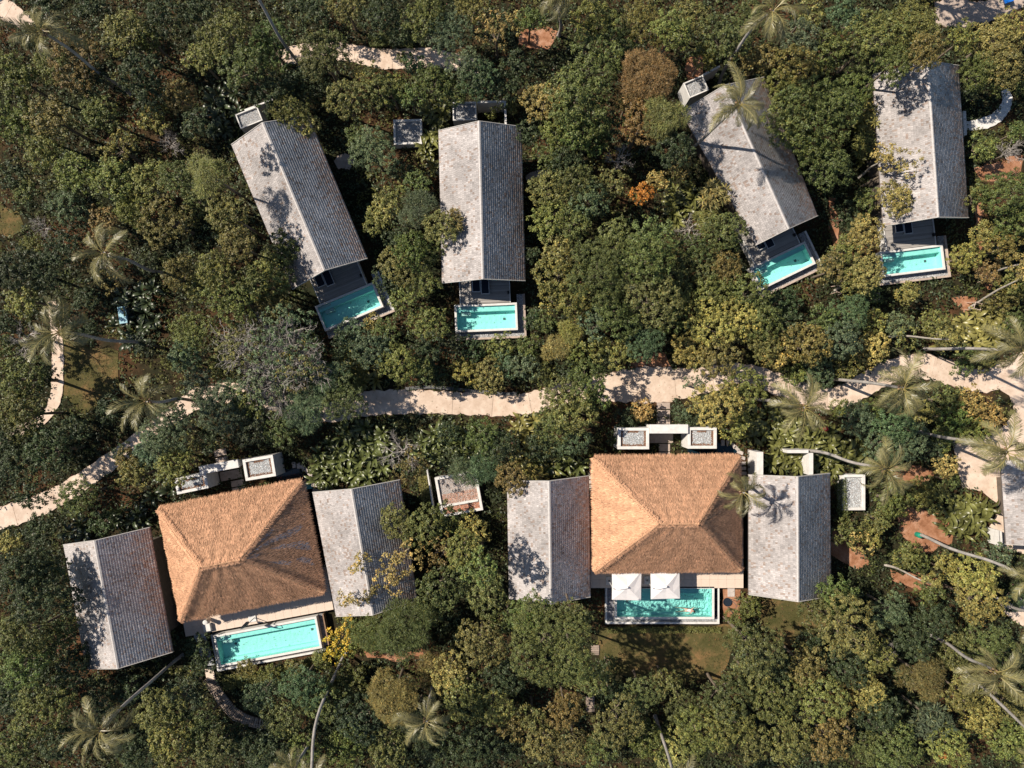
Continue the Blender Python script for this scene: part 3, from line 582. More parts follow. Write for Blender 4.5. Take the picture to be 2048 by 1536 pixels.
# parasols
def parasol(label, base_px, c4):
    b0 = W(*base_px, ZD); r = empty('cantilever_parasol', b0, 0, label, 'parasol', 'white cantilever parasols by the pool')
    MB().box(-.28, -.4, .005, .28, .4, .09, bev=.02).build('base_slab', M['white'], r)
    ze = 2.45; E = [W(x, y, ZD + ze) - b0 for x, y in c4]; cc = sum(E, Vector()) / 4
    for e in E: e.z = ze
    cc.z = ze + .5; apex = cc
    b = MB(); th = Vector((0, 0, -.02)); vs = []
    fs = []
    for i in range(4):       # four canvas panels with a slight sag
        a, d = E[i], E[(i + 1) % 4]; m = (a + d) / 2; mid = (m + apex) / 2 + Vector((0, 0, -.05)); k = len(vs); q1 = (a + apex) / 2 + Vector((0, 0, .015)); q2 = (d + apex) / 2 + Vector((0, 0, .015)); mm = m.lerp(cc, .02)
        vs += [a, d, apex, q1, q2, mid, mm]; fs += [(k, k + 6, k + 5, k + 3), (k + 6, k + 1, k + 4, k + 5), (k + 3, k + 5, k + 2), (k + 5, k + 4, k + 2)]
    can = MB(); can.add(vs, fs); o = can.build('canopy', M['cloth'], r)
    v = MB()
    for i in range(4):       # hem
        a, d = E[i], E[(i + 1) % 4]; v.add([a, d, d + Vector((0, 0, -.12)), a + Vector((0, 0, -.12))], [(0, 1, 2, 3)])
    v.build('valance', M['cloth'], r)
    for i in range(4): MB().tube([apex + Vector((0, 0, -.04)), E[i] + Vector((0, 0, -.04))], .012, 5).build('rib', M['metal'], r)
    top = Vector((0.05, -.05, 2.95)); MB().tube([(0, 0, .09), (0, 0, 2.2), top], .035, 8).build('mast', M['metal'], r)
    MB().tube([top, top.lerp(apex + Vector((0, 0, .25)), .35) + Vector((0, 0, .1)), apex + Vector((0, 0, .22))], .03, 8).build('arm', M['metal'], r)
    MB().lathe([(.0, -.05), (.09, -.05), (.09, .1), (.03, .2)], 10, apex).build('hub', M['metal'], r)
    MB().lathe([(.07, .09), (.07, .3), (.05, .32)], 10).build('collar', M['black'], r)
    return r
parasol('left one of two white square parasols over the swimmer pool', (1218, 1161), [(1224, 1143), (1283, 1143), (1282, 1201), (1224, 1199.5)])
parasol('right one of two white square parasols over the swimmer pool', (1294, 1160), [(1301, 1142), (1359, 1142), (1360, 1197), (1302, 1198.5)])
b0 = W(504, 1238, ZD); r = empty('closed_parasol', b0, R(10), 'closed cantilever parasol on the terrace above the long bright pool', 'parasol')
MB().box(-.3, -.28, .005, .45, .35, .1, bev=.02).build('base_slab', M['white'], r); MB().tube([(0.3, .1, .1), (.3, .1, 2.5), (.15, .05, 2.75)], .035, 8).build('mast', M['grey'], r)
MB().tube([(.15, .05, 2.75), (-.1, -.05, 2.6)], .03, 6).build('arm', M['grey'], r)
fab = MB()
for k in range(8):
    a = k * math.pi / 4; fab.tube([(-.1, -.05, 2.6), (-.1 + .09 * math.cos(a), -.05 + .09 * math.sin(a), 2.1), (-.1 + .13 * math.cos(a + .3), -.05 + .13 * math.sin(a + .3), 1.1), (-.1 + .07 * math.cos(a + .5), -.05 + .07 * math.sin(a + .5), .7)], [.02, .05, .06, .02], 6)
fab.build('folded_canopy', M['grey'], r, True)
b0 = W(417, 1253, ZD); r = empty('side_table', b0, R(11), 'white square block table at the left end of the tilted villa terrace', 'table')
MB().box(-.36, -.36, .04, .36, .36, .4, bev=.02).build('table_top', M['white'], r); MB().box(-.25, -.25, .0, .25, .25, .038).build('foot', M['plaster'], r)
b0 = W(419, 1238, ZD); r = empty('garden_pillar', b0, 0, 'pale round pillar at the thatch edge above the white block table', 'pillar'); MB().lathe([(.2, 0), (.2, .9), (.17, .95)], 14).build('shaft', M['tile'], r); MB().lathe([(.23, .952), (.23, 1.0), (.1, 1.04)], 14).build('cap', M['white'], r)
b0 = W(1454.5, 1204, .02); r = empty('outdoor_shower', b0, 0, 'round dark blue shower tray on the soil right of the swimmer pool', 'shower')
MB().lathe([(.42, 0), (.42, .12), (.36, .12), (.34, .08)], 24).build('tray', M['navy'], r); MB().tube([(.3, .3, 0), (.3, .3, 2.1), (.1, .1, 2.2)], .025, 6).build('pipe', M['grey'], r)
r = empty('garden_slab', W(1462, 1185, 0), 0, 'grey slab beside the round shower tray', 'slab'); MB().box(-.35, -.4, 0, .35, .5, .08, bev=.01).build('slab', M['stone'], r)

# swimmer -----------------------------------------------------------------
def skinned(name, verts, edges, radii, m, parent, sub=2, root=0):
    me = bpy.data.meshes.new(name); me.from_pydata(verts, edges, []); o = obj(name, me, parent); me.materials.append(m)
    md = o.modifiers.new('skin', 'SKIN'); md.use_smooth_shade = True
    for i, r_ in enumerate(radii): me.skin_vertices[0].data[i].radius = (r_, r_) if not hasattr(r_, '__len__') else r_
    me.skin_vertices[0].data[root].use_root = True
    s = o.modifiers.new('sub', 'SUBSURF'); s.levels = sub; s.render_levels = sub
    return o
sw = empty('person', W(1374, 1220, ZD - .13), R(-6), 'person swimming on the front in the turquoise pool, dark hair, pale swimwear', 'person')
V_ = [(0, 0, 0), (.17, 0, .02), (.36, 0, .03), (.50, 0, .02), (.58, -.01, .02), (.66, -.05, .03), (.74, -.08, .04),            # pelvis..head
      (.46, .17, .02), (.66, .30, -.02), (.88, .26, -.06), (.97, .24, -.07),                                      # left arm
      (.46, -.17, .02), (.32, -.38, -.05), (.10, -.46, -.10), (.02, -.47, -.11),                                   # right arm
      (-.06, .09, -.01), (-.45, .13, -.05), (-.85, .12, -.09), (-.97, .12, -.10), (-.06, -.09, -.01), (-.44, -.17, -.08), (-.80, -.26, -.04), (-.92, -.28, -.03)]
E_ = [(0, 1), (1, 2), (2, 3), (3, 4), (4, 5), (5, 6), (3, 7), (7, 8), (8, 9), (9, 10), (3, 11), (11, 12), (12, 13), (13, 14), (0, 15), (15, 16), (16, 17), (17, 18), (0, 19), (19, 20), (20, 21), (21, 22)]
RR_ = [(.15, .10), (.13, .09), (.16, .10), (.15, .09), .055, .085, .095, .065, .045, .033, .025, .065, .045, .033, .025, .095, .065, .04, .03, .095, .065, .04, .03]
fing = []
body = skinned('body', V_, E_, RR_, M['skin'], sw)
for (hx, hy, hz, dx, dy) in ((.97, .24, -.07, 1, -.15), (.02, -.47, -.11, -1, -.1)):
    vs = [(hx, hy, hz), (hx + dx * .07, hy + dy * .07, hz)]; es = [(0, 1)]; rs = [.026, .034]
    for kf, (off, ln) in enumerate(((-.03, .06), (-.01, .075), (.01, .07), (.03, .055), (.045, .045))):
        i = len(vs); st = .07 if kf < 4 else .02; vs += [(hx + dx * (st + .02), hy + off, hz), (hx + dx * (st + .02 + ln), hy + off * (1.25 if kf < 4 else 1.6), hz - .012)]; es += [(1 if kf < 4 else 0, i), (i, i + 1)]; rs += [.010, .008]
    skinned('hand', vs, es, rs, M['skin'], sw, 1)
for (fx, fy, fz) in ((-.97, .12, -.10), (-.92, -.28, -.03)): MB().tube([(fx, fy, fz), (fx - .08, fy, fz - .01), (fx - .2, fy, fz - .03)], [.032, .04, .02], 8).build('foot', M['skin'], sw, True)
hb = MB()
for i in range(9):
    th_ = math.pi * i / 8
    for j in range(14):
        ph = 2 * math.pi * j / 14; hb.v.append((.73 + .118 * math.cos(th_) - .01, -.075 + .108 * math.sin(th_) * math.cos(ph), .068 + .095 * math.sin(th_) * math.sin(ph)))
for i in range(8):
    for j in range(14): a = i * 14 + j; b_ = i * 14 + (j + 1) % 14; hb.f.append((a, b_, b_ + 14, a + 14)); hb.c.append(1)
hb.build('hair', M['hair'], sw, True)
nose = MB().tube([(.77, -.08, -.03), (.80, -.085, -.06)], [.014, .006], 6); nose.build('nose', M['skin'], sw, True)
skinned('swimsuit', [(-.05, 0, .0), (.10, 0, .012), (.30, 0, .02), (.40, 0, .022)], [(0, 1), (1, 2), (2, 3)], [(.168, .118), (.152, .108), (.175, .118), (.15, .10)], M['swim'], sw)

# ------------------------------------------------------------------ small white structures of the gardens
def gravel_roof(label, q, z=2.7, rim=.28, hid=(), rust=True, cat='flat roof', tint=(.92, 1.0, 1.06), rimm='white'):
    c, an, w, l = rect(q, z); r = empty('gravel_topped_box', (c.x, c.y, 0), an, label, cat, 'gravel topped white boxes'); hw, hl = w / 2, l / 2; EXCL.append((q, 0))
    for k, (x0, y0, x1, y1) in enumerate(((-hw, hl - rim, hw, hl), (-hw, -hl, hw, -hl + rim), (-hw, -hl + rim + .003, -hw + rim, hl - rim - .003), (hw - rim, -hl + rim + .003, hw, hl - rim - .003))):
        MB().box(x0, y0, 0, x1, y1, z, bev=.015).build('wall', M[rimm], r)
    iw, il = hw - rim, hl - rim
    MB().box(-iw + .003, -il + .003, 0, iw - .003, il - .003, z - .22).build('gravel_base', M['gravelbed'], r)
    m_ = .1 if rust else 0; n = int(4 * iw * il * 190); pebbles(n, -iw + m_, -il + m_, iw - m_, il - m_, z - .215, r, tint, .055)
    if rust:
        for q4 in ((-iw, -il, -iw + .2, il), (iw - .2, -il, iw, il), (-iw, -il, iw, -il + .2), (-iw * .4, il - .2, iw * .4, il)): pebbles(160, *q4, z - .2, r, (.42, .24, .16), .06)
    return r
gravel_roof('left one of two gravel topped white boxes above the straight thatched villa', [(1236, 855.6), (1298.4, 855.6), (1298.4, 898.6), (1236, 898.6)])
gravel_roof('right one of two gravel topped white boxes above the straight thatched villa', [(1376, 854.7), (1433.7, 854.7), (1433.7, 897.4), (1376, 897.4)])
gravel_roof('left one of two tilted gravel topped boxes above the tilted thatched villa', [(348, 958), (410.5, 944), (417, 976), (354, 989.6)])
gravel_roof('right one of two tilted gravel topped boxes above the tilted thatched villa', [(486, 920), (545, 909), (552.5, 951.4), (490, 963)])
gravel_roof('gravel topped white box right of the right shingle wing', [(1684, 949), (1730.5, 949), (1731, 1020.6), (1684, 1020.6)], rust=False, z=1.0)
gravel_roof('gravel topped box behind the upright upper bungalow', [(905, 204), (952, 203), (953, 240), (906, 241)], z=2.5, rim=.12, rust=False, tint=(.75, .8, .85))
gravel_roof('shaded gravel topped box left of the upright upper bungalow', [(786, 239), (843, 238), (845, 288), (788, 289)], z=1.1, rim=.2, rust=False, tint=(.75, .8, .85))
gravel_roof('tilted gravel topped box behind the tilted upper left bungalow', [(469, 229), (514, 212), (526, 241), (482, 257)], z=2.5, rim=.12, rust=False, tint=(.75, .8, .85))
gravel_roof('tilted gravel topped box behind the bungalow with the palm shadow', [(1366, 166), (1405.6, 150), (1418, 180), (1380, 196)], z=2.5, rim=.12, rust=False, tint=(.75, .8, .85))
g = gravel_roof('low white framed gravel garden between the two villas', [(869, 955.4), (952, 941), (967, 1020), (883, 1035)], z=.9, rim=.26, cat='gravel garden', rust=False, tint=(.9, .78, .72))
MB().box(-1.75, -1.05, .1, 1.75, -.83, .9).build('cross_wall', M['white'], g); pebbles(1500, -1.8, -1.85, 1.8, -1.1, .69, g, (.85, .40, .26), .06); pebbles(1200, -1.8, -.8, 1.8, .2, .69, g, (.85, .5, .38), .055)
def beam(label, q, z, thick=.3, cat='canopy', legs=True, grp=None):
    c, an, w, l = rect(q, z); r = empty('concrete_canopy' if cat == 'canopy' else 'garden_wall', (c.x, c.y, 0), an, label, cat, grp)
    MB().box(-w / 2, -l / 2, z - thick, w / 2, l / 2, z, bev=.02).build('slab' if legs else 'wall', M['white'], r)
    if legs:
        for s_ in (-1, 1): MB().box(s_ * (w / 2 - .2) - .1, -l / 2 + .1, 0, s_ * (w / 2 - .2) + .1, l / 2 - .1, z - thick - .003).build('post', M['white'], r)
    EXCL.append((q, 0)); return r
beam('long white canopy slab between the two gravel boxes, straight villa', [(1300, 849), (1376.6, 849), (1376.6, 867), (1300, 867)], 2.95, grp='white gate canopies')
beam('long white canopy slab between the two tilted gravel boxes, tilted villa', [(397, 933), (475, 918.5), (478, 935), (400, 949.4)], 2.95, grp='white gate canopies')
def walls(label, segs, z, name='courtyard_wall'):
    a0 = W(*segs[0][0], z); r = empty(name, (a0.x, a0.y, 0), 0, label, 'wall', 'white garden walls')
    for (a, b, t) in segs:
        A, B = W(*a, z) - a0, W(*b, z) - a0; A.z = B.z = 0; d = (B - A).normalized(); s_ = Vector((-d.y, d.x, 0)) * t / 2; z = z - .003
        MB().add([A + s_, A - s_, B - s_, B + s_] + [v + Vector((0, 0, z)) for v in (A + s_, A - s_, B - s_, B + s_)], [(3, 2, 1, 0), (4, 5, 6, 7), (0, 1, 5, 4), (1, 2, 6, 5), (2, 3, 7, 6), (3, 0, 4, 7)]).build('wall', M['white'], r)
    return r
walls('white courtyard wall round a bush behind the upright upper bungalow', [((954, 203.5), (1012, 203), .2), ((1010, 205), (1011.5, 252), .2)], 2.5)
walls('white wall behind the tilted upper left bungalow', [((489, 220), (545, 199), .15)], 2.45)
walls('white wall beam behind the bungalow with the palm shadow', [((1406, 150), (1440, 132), .2)], 2.45)
walls('white courtyard walls above the right shingle wing', [((1520, 904), (1520, 955), .62), ((1574, 903), (1617, 903), .3), ((1622, 906), (1622, 950), .42)], 2.5)
walls('thin low wall left of the gravel garden', [((854, 940), (868, 1028), .12)], 1.0)
walls('white entrance slab wall on the right side of the far right bungalow', [((1929, 222), (1931, 270), .3)], .5)
walls('thin white rail by the terrace steps of the pale house at right', [((1997, 1061), (1999, 1092), .06), ((2003, 1062), (2005, 1092), .06)], 1.6, 'stair_rail')
# entry slabs
def slabs(label, quads, z=.12):
    c = W(*quads[0][0], 0); r = empty('slab_walk', (c.x, c.y, 0), 0, label, 'walkway', 'slab walkways')
    for q in quads:
        P = [W(*p, z) - Vector((c.x, c.y, 0)) for p in q]; MB().add([Vector((p.x, p.y, .0)) for p in P] + P, [(3, 2, 1, 0)[::-1], (7, 6, 5, 4), (0, 1, 5, 4), (1, 2, 6, 5), (2, 3, 7, 6), (3, 0, 4, 7)]).build('slab', M['slab'], r); EXCL.append((q, 0))
    return r
sl = [[(1314, y), (1340, y), (1340, y + h), (1314, y + h)] for y, h in ((805, 13), (820, 13.5), (835, 13.5))] + [[(1300, 868), (1346, 868), (1346, 886), (1300, 886)]] + [[(1318, y), (1340, y), (1340, y + 14.5), (1318, y + 14.5)] for y in (888, 904)]
slabs('stone slab walk from the path to the straight thatched villa', sl)
def rq(cx, cy, w, h, a): ca, sa = math.cos(R(a)), math.sin(R(a)); return [(cx + x * ca - y * sa, cy + x * sa + y * ca) for x, y in ((-w / 2, -h / 2), (w / 2, -h / 2), (w / 2, h / 2), (-w / 2, h / 2))]
slabs('stone slab walk above the tilted thatched villa', [rq(440, 905, 24, 13, -11), rq(444, 921, 24, 13, -11), rq(462, 950, 44, 18, -11), rq(475, 966.5, 26, 12, -11), rq(478, 981, 26, 13, -11)])
for lb, pts in (('curved row of stepping stones round the pond of the tilted villa', [(587.5, 930, 80), (597, 931.5, 85), (605, 935.6, 60), (613, 941.5, 50), (619, 948, 40), (624, 956.4, 25), (629, 970, 10), (631, 981, 10), (634, 992, 10)]),
                ('curved row of stepping stones round the pond of the straight villa', [(1446, 885.5, 90), (1456.6, 886, 80), (1467, 891, 55), (1474, 897, 45), (1481, 905, 25), (1484.7, 916, 10), (1485.6, 927, 0), (1486.5, 937, 0), (1487, 947, 0), (1487, 957, 0)]),
                ('straight row of stepping stones between left wing and straight thatched villa', [(1184, y, 0) for y in range(928, 1022, 9)])):
    c = W(pts[0][0], pts[0][1], 0); r = empty('stepping_stones', (c.x, c.y, 0), 0, lb, 'stepping stones', 'rows of stepping stones')
    for x, y, a in pts:
        p = W(x, y, .16) - Vector((c.x, c.y, 0)); b = MB(); b.box(-.3, -.17, .02, .3, .17, .18, bev=.02); b.build('stepping_stone', M['stone'], r, loc=(p.x, p.y, 0), rz=R(-a) * (1) if a > 20 else R(-a))
        EXCL.append(([(x - 6, y - 5), (x + 6, y - 5), (x + 6, y + 5), (x - 6, y + 5)], 0))
sheet('pond', [(1375, 896), (1430, 884), (1462, 892), (1478, 905), (1484, 930), (1484, 985), (1470, 985), (1470, 918), (1375, 916)], 0.03, M['pond'], label='dark pond above the straight thatched villa')
sheet('pond', [(552, 948), (575, 936), (600, 938), (618, 955), (628, 985), (645, 1080), (640, 1120), (625, 1120), (600, 975), (556, 972)], 0.03, M['pond'], label='dark pond beside the tilted thatched villa')
# plank steps left of the long pool, and plank stair with bamboo rail below
r = empty('plank_steps', W(400, 1295, 0), 0, 'grey plank steps at the left end of the long bright pool', 'steps'); c = W(400, 1295, 0)
for i in range(9):
    t = i / 8; p = W(399 + 19 * t, 1272 + 56 * t, .9 - .8 * t) - c; MB().box(-.55, -.19, -.06, .52, .17, 0, bev=.01).build('plank', M['greyplank'], r, loc=(p.x, p.y, .88 - .8 * t), rz=R(11))
EXCL.append(([(385, 1265), (412, 1262), (432, 1330), (432, 1362), (412, 1362)], 0))
r = empty('landing_slab', W(421, 1347, 0), R(10), 'pale landing between the plank steps and the plank stair', 'slab'); MB().box(-.45, -.65, 0, .4, .65, .1).build('slab', M['tile'], r)
spine = smooth([(424, 1362, 0), (436, 1385, 0), (450, 1405, 0), (468, 1424, 0), (490, 1438, 0), (515, 1446, 0), (545, 1448, 0)], 6)
r = empty('plank_stair', W(424, 1362, 0), 0, 'curved weathered plank stair running down below the tilted villa pool', 'stair'); c = W(424, 1362, 0)
for i in range(0, len(spine)):
    x, y, _ = spine[i]; a = spine[max(0, i - 1)]; b_ = spine[min(len(spine) - 1, i + 1)]; an = math.atan2(-(b_[1] - a[1]), b_[0] - a[0]); p = W(x, y, .1) - c
    MB().box(-.1, -.52, .02, .07, .5, .15, bev=.01).build('plank', M['plank'], r, loc=(p.x, p.y, 0), rz=an + random.uniform(-.05, .05))
    EXCL.append(([(x - 12, y - 12), (x + 12, y - 12), (x + 12, y + 12), (x - 12, y + 12)], 0))
rl = [(407, 1363), (429.6, 1397.5), (447, 1421), (466, 1440), (500, 1452), (523, 1458)]
r = empty('bamboo_rail', W(407, 1363, 0), 0, 'bamboo hand rail along the left side of the plank stair', 'railing'); c = W(407, 1363, 0)
for k, (x, y) in enumerate(rl):
    p = W(x, y, 1.0) - c; p.z = 0; MB().tube([p, p + Vector((0, 0, 1.05))], .035, 6).build('post', M['stake'], r)
    if k < len(rl) - 1:
        q_ = W(*rl[k + 1], 1.0) - c; q_.z = 0
        for h in (.45, .75, 1.0): MB().tube([p + Vector((0, 0, h)), q_ + Vector((0, 0, h))], .025, 6).build('rail', M['stake'], r)
for lb, x, y, n_, sx in (('short timber landing at the left side of the lawn below the swimmer pool', 1190, 1298, 5, 16), ('shaded timber steps between trees below the lawn', 1180, 1400, 8, 17)):
    r = empty('timber_steps', W(x, y, 0), 0, lb, 'steps', 'timber steps beside the lawn')
    for i in range(n_): MB().box(-sx * K / 2, .42 - i * .2 - .17, .03, sx * K / 2, .42 - i * .2, .16 - .005 * i, bev=.01).build('plank', M['plank'], r)
    EXCL.append(([(x - 12, y - 14), (x + 12, y - 14), (x + 12, y + 30), (x - 12, y + 30)], 0))
# odds and ends
r = empty('service_box', W(245, 630, 1.2) * 1, R(8), 'pale blue topped box among dark broad-leaved plants at left', 'box'); r.location.z = 0
MB().box(-.36, -.78, 0, .36, .78, 1.15).build('body', M['grey'], r); MB().box(-.4, -.83, 1.153, .4, .83, 1.22, bev=.015).build('lid', M['tealtop'], r); EXCL.append(([(236, 612), (256, 612), (256, 648), (236, 648)], 0))
p = W(1652, 858, 1.6); r = empty('garden_lantern', (p.x, p.y, 0), 0, 'red round garden lantern among broad leaves below the path', 'lantern')
MB().lathe([(.03, 0), (.03, 1.35)], 8).build('pole', M['wood'], r); MB().lathe([(.05, 1.35), (.2, 1.42), (.25, 1.58), (.2, 1.72), (.06, 1.8)], 14).build('shade', M['red'], r, True)
p = W(2013, 1, .4); r = empty('garden_barrow', (p.x, p.y, 0), R(20), 'blue garden barrow at the top edge, right corner', 'barrow')
tb = MB(); tb.add([(-.3, -.22, .35), (.3, -.22, .35), (.3, .22, .35), (-.3, .22, .35), (-.45, -.33, .65), (.5, -.33, .65), (.5, .33, .65), (-.45, .33, .65)], [(3, 2, 1, 0)[::-1], (0, 1, 5, 4), (1, 2, 6, 5), (2, 3, 7, 6), (3, 0, 4, 7)]); tb.build('tray', M['blue'], r)
for s_ in (-1, 1): MB().tube([(.45, s_ * .1, .2), (-.3, s_ * .25, .38), (-.8, s_ * .3, .55)], .018, 6).build('handle', M['grey'], r)
wh = MB(); wh.tube([(.5 + .17 * math.cos(a), 0, .18 + .17 * math.sin(a)) for a in [i * math.pi / 6 for i in range(13)]], .04, 6); wh.build('wheel', M['black'], r)
# dark stone edging on the upper side of the path
pts = smooth([(815, 777, 0), (860, 774, 0), (910, 778, 0), (960, 783, 0), (1000, 787, 0), (1030, 787, 0)], 8)
r = empty('path_kerb', W(815, 777, 0), 0, 'rough dark stone edging along the upper side of the main path', 'kerb'); c = W(815, 777, 0)
for i, (x, y, _) in enumerate(pts):
    p = W(x, y, .1) - c; MB().box(-.24, -.16, 0, .24, .14, random.uniform(.2, .32), bev=.04).build('stone', M['curb'], r, loc=(p.x, p.y, 0), rz=random.uniform(-.2, .2))
def stakes(x, y, label):
    p = W(x, y, 0); r = empty('tree_stakes', p, random.uniform(0, 1), label, 'tree support', 'wooden tree supports'); c4 = [Vector((.55 * math.cos(k * math.pi / 2), .55 * math.sin(k * math.pi / 2), 0)) for k in range(4)]
    for k in range(4): MB().tube([c4[k], c4[k] * .8 + Vector((0, 0, 1.4))], .035, 6).build('stake', M['stake'], r)
    for k in range(4): MB().tube([c4[k] * .82 + Vector((0, 0, 1.3)), c4[(k + 1) % 4] * .82 + Vector((0, 0, 1.3))], .03, 6).build('crossbar', M['stake'], r)
for x, y, lb in ((1668, 582, 'square wooden stakes round a leaning trunk left of the far right pool'), (1738, 596, 'wooden stakes in shade below the far right pool'), (1938, 615, 'square wooden stakes round the white leaning trunk near the right edge'), (1962, 556, 'wooden stakes right of the far right pool'), (1440, 800 + 310, None)):
    if lb: stakes(x, y, lb)

# ------------------------------------------------------------------ vegetation prototypes
def leaves_mesh(P, Nn, T, L, Wd, col, name='crown'):
    """rhombic leaves: P point, Nn normal, T direction"""
    T = T - Nn * np.sum(T * Nn, 1, keepdims=True); T /= np.linalg.norm(T, axis=1, keepdims=True) + 1e-6; B = np.cross(Nn, T)
    v0 = P; v1 = P + T * L * .5 + B * Wd; v2 = P + T * L - Nn * L * .18; v3 = P + T * L * .5 - B * Wd
    V = np.stack([v0, v1, v2, v3], 1).reshape(-1, 3)
    return npmesh(name, V, np.arange(len(V)).reshape(-1, 4), col, M['leaf'])
def unit(v): return v / (np.linalg.norm(v, axis=1, keepdims=True) + 1e-9)
def lobes_for(Rr, g, dens=1.0):
    n = max(4, int((4 + Rr * 2.1) * dens)); L = []
    for i in range(n * 6):
        if len(L) >= n: break
        a = g.uniform(0, 6.28); d = Rr * .66 * math.sqrt(g.random()); r = Rr * g.uniform(.24, .40); p = np.array([d * math.cos(a), d * math.sin(a), Rr * (.42 * (1 - (d / Rr) ** 2) + g.uniform(-.28, .12))])
        if all(np.linalg.norm((p - q)[:2]) > .52 * (r + s) * .9 for q, s in L): L.append((p, r))
    return L
def crown(Rr, seed, kind='b'):
    g = np.random.default_rng(seed); L = lobes_for(Rr, g, {'s': .8, 'f': .9}.get(kind, 1.0)); Pc, Nc, Rc, Bc = [], [], [], []
    for p, r in L:
        sp = {'b': .50, 'p': .66, 'f': .40, 's': .55, 'd': .37}[kind]; n = max(6, int(2 * math.pi * r * r * 1.35 / sp ** 2)); i = np.arange(n) + .5
        z = 1 - i / n * 1.35; th = i * 2.39996 + g.uniform(0, 6); rr = np.sqrt(np.clip(1 - z * z, 0, 1)); d = np.stack([rr * np.cos(th), rr * np.sin(th), z], 1) + g.normal(0, .16, (n, 3)); d = unit(d)
        q = p + d * r * g.uniform(.68, 1.22, (n, 1)) * np.array([1, 1, .9]); keep = np.ones(n, bool)
        for p2, r2 in L:
            if p2 is p: continue
            keep &= np.linalg.norm(q - p2, axis=1) > r2 * .78
        if kind == 's': keep &= g.random(n) < .62
        Pc.append(q[keep]); Nc.append(d[keep]); m_ = keep.sum(); Rc.append(g.uniform(.7, 1.25, m_)); Bc.append(g.uniform(.72, 1.3, m_) * g.uniform(.9, 1.1))
    Pc, Nc, Rc, Bc = map(np.concatenate, (Pc, Nc, Rc, Bc)); nc = len(Pc)
    k, cr, ll, lw = {'b': (32, .26, .165, .052), 'p': (16, .10, .52, .055), 'f': (34, .30, .30, .014), 's': (20, .26, .17, .055), 'd': (34, .23, .115, .036)}[kind]
    ci = np.repeat(np.arange(nc), k); n = len(ci); d = unit(g.normal(0, 1, (n, 3)) + Nc[ci] * 1.1 + np.array([0, 0, .35]))
    P = Pc[ci] + d * (cr * Rc[ci])[:, None] * g.uniform(.35, 1.0, (n, 1))
    if kind == 'p': T = d; Nn = unit(np.array([0, 0, 1.0]) + g.normal(0, .35, (n, 3))); 
    elif kind == 'f': T = unit(d + np.array([0, 0, .3])); Nn = unit(g.normal(0, .5, (n, 3)) + np.array([0, 0, 1.0]))
    else: T = unit(g.normal(0, 1, (n, 3)) + d * .9); Nn = unit(d * .8 + g.normal(0, .45, (n, 3)) + np.array([0, 0, .45]))
    v = (Bc[ci] * g.uniform(.55, 1.6, n))[:, None] * np.ones((1, 3)); warm = g.random(n) < .12; v[warm] *= np.array([1.35, 1.12, .9]); cool = g.random(n) < .15; v[cool] *= np.array([.8, .95, 1.0])
    Ls = ll * g.uniform(.7, 1.35, (n, 1)); Ws = lw * g.uniform(.7, 1.3, (n, 1)) * (1.5 if kind == 'f' else 1)
    me = leaves_mesh(P, Nn, T, Ls, Ws, v)
    lb = MB(); base = Vector((0, 0, -Rr * .55))
    for p, r in L: e = Vector(p); m_ = base.lerp(e, .5) + Vector((g.uniform(-.2, .2), g.uniform(-.2, .2), -.1 * Rr)); lb.tube([base, m_, e + Vector((0, 0, r * .3))], [.05 * Rr ** .7 * .9, .035 * Rr ** .7, .014], 5)
    return me, lb.mesh('limbs', M['bark'], True)
def barebranches(Rr, seed, m='twig'):
    g = random.Random(seed); b = MB()
    def grow(p, d, l, r, lev):
        pts = [p]; q = p; dd = d
        for i in range(3): dd = (dd + Vector((g.uniform(-.3, .3), g.uniform(-.3, .3), g.uniform(-.1, .18)))).normalized(); q = q + dd * l / 3; pts.append(q)
        b.tube(pts, [r, r * .85, r * .7, r * .55], 5 if lev < 2 else 3, cap=False)
        if lev >= 4: return
        for k in range(3 if lev < 3 else 2): 
            nd = (dd + Vector((g.uniform(-.95, .95), g.uniform(-.95, .95), g.uniform(-.25, .35)))).normalized(); grow(pts[g.choice([1, 2, 3])] if k else q, nd, l * .74, max(.016, r * .6), lev + 1)
    for k in range(5): a = k * 1.257 + g.uniform(-.3, .3); grow(Vector((0, 0, -Rr * .5)), Vector((math.cos(a), math.sin(a), .55)).normalized(), Rr * .42, .05 + .02 * Rr, 0)
    return b.mesh('branches', M[m], True)
SIZES = [.9, 1.5, 2.2, 3.0, 4.2]; PROTO = {}
def proto(kind, r, seed):
    s = min(SIZES, key=lambda v: abs(math.log(v / r))); nv = 3 if kind == 'b' else 2; v = seed % nv; key = (kind, s, v)
    if key not in PROTO: PROTO[key] = crown(s, hash((ord(kind), int(s * 10), v)) % 9973, kind)
    return PROTO[key], r / s
BARE = [barebranches(2.5, i) for i in (3, 5, 9)]
TRK = MB().tube([(0, 0, 0), (.03, .02, .3), (-.02, .03, .65), (0, 0, 1)], [1.25, 1, .9, .8], 7).mesh('trunk', M['bark'], True)
COL = {'R': (.175, .118, .045), 'G': (.104, .122, .038), 'O': (.148, .152, .045), 'Y': (.245, .222, .068), 'B': (.165, .134, .046), 'T': (.090, .124, .060), 'K': (.048, .064, .028), 'g': (.32, .25, .085), 'y': (.52, .34, .05), 'o': (.50, .21, .045)}
CN = {'R': 'rusty brown', 'G': 'deep green', 'O': 'olive green', 'Y': 'yellow-green', 'B': 'brown-green', 'T': 'blue-green', 'K': 'dark green', 'g': 'golden', 'y': 'yellow-flowered', 'o': 'orange-flowered'}
KN = {'b': 'leafy', 'p': 'spiky-leaved', 'd': 'dense small-leaved', 'f': 'feathery', 's': 'thin-leaved', 'x': 'bare branched', 't': 'half bare'}
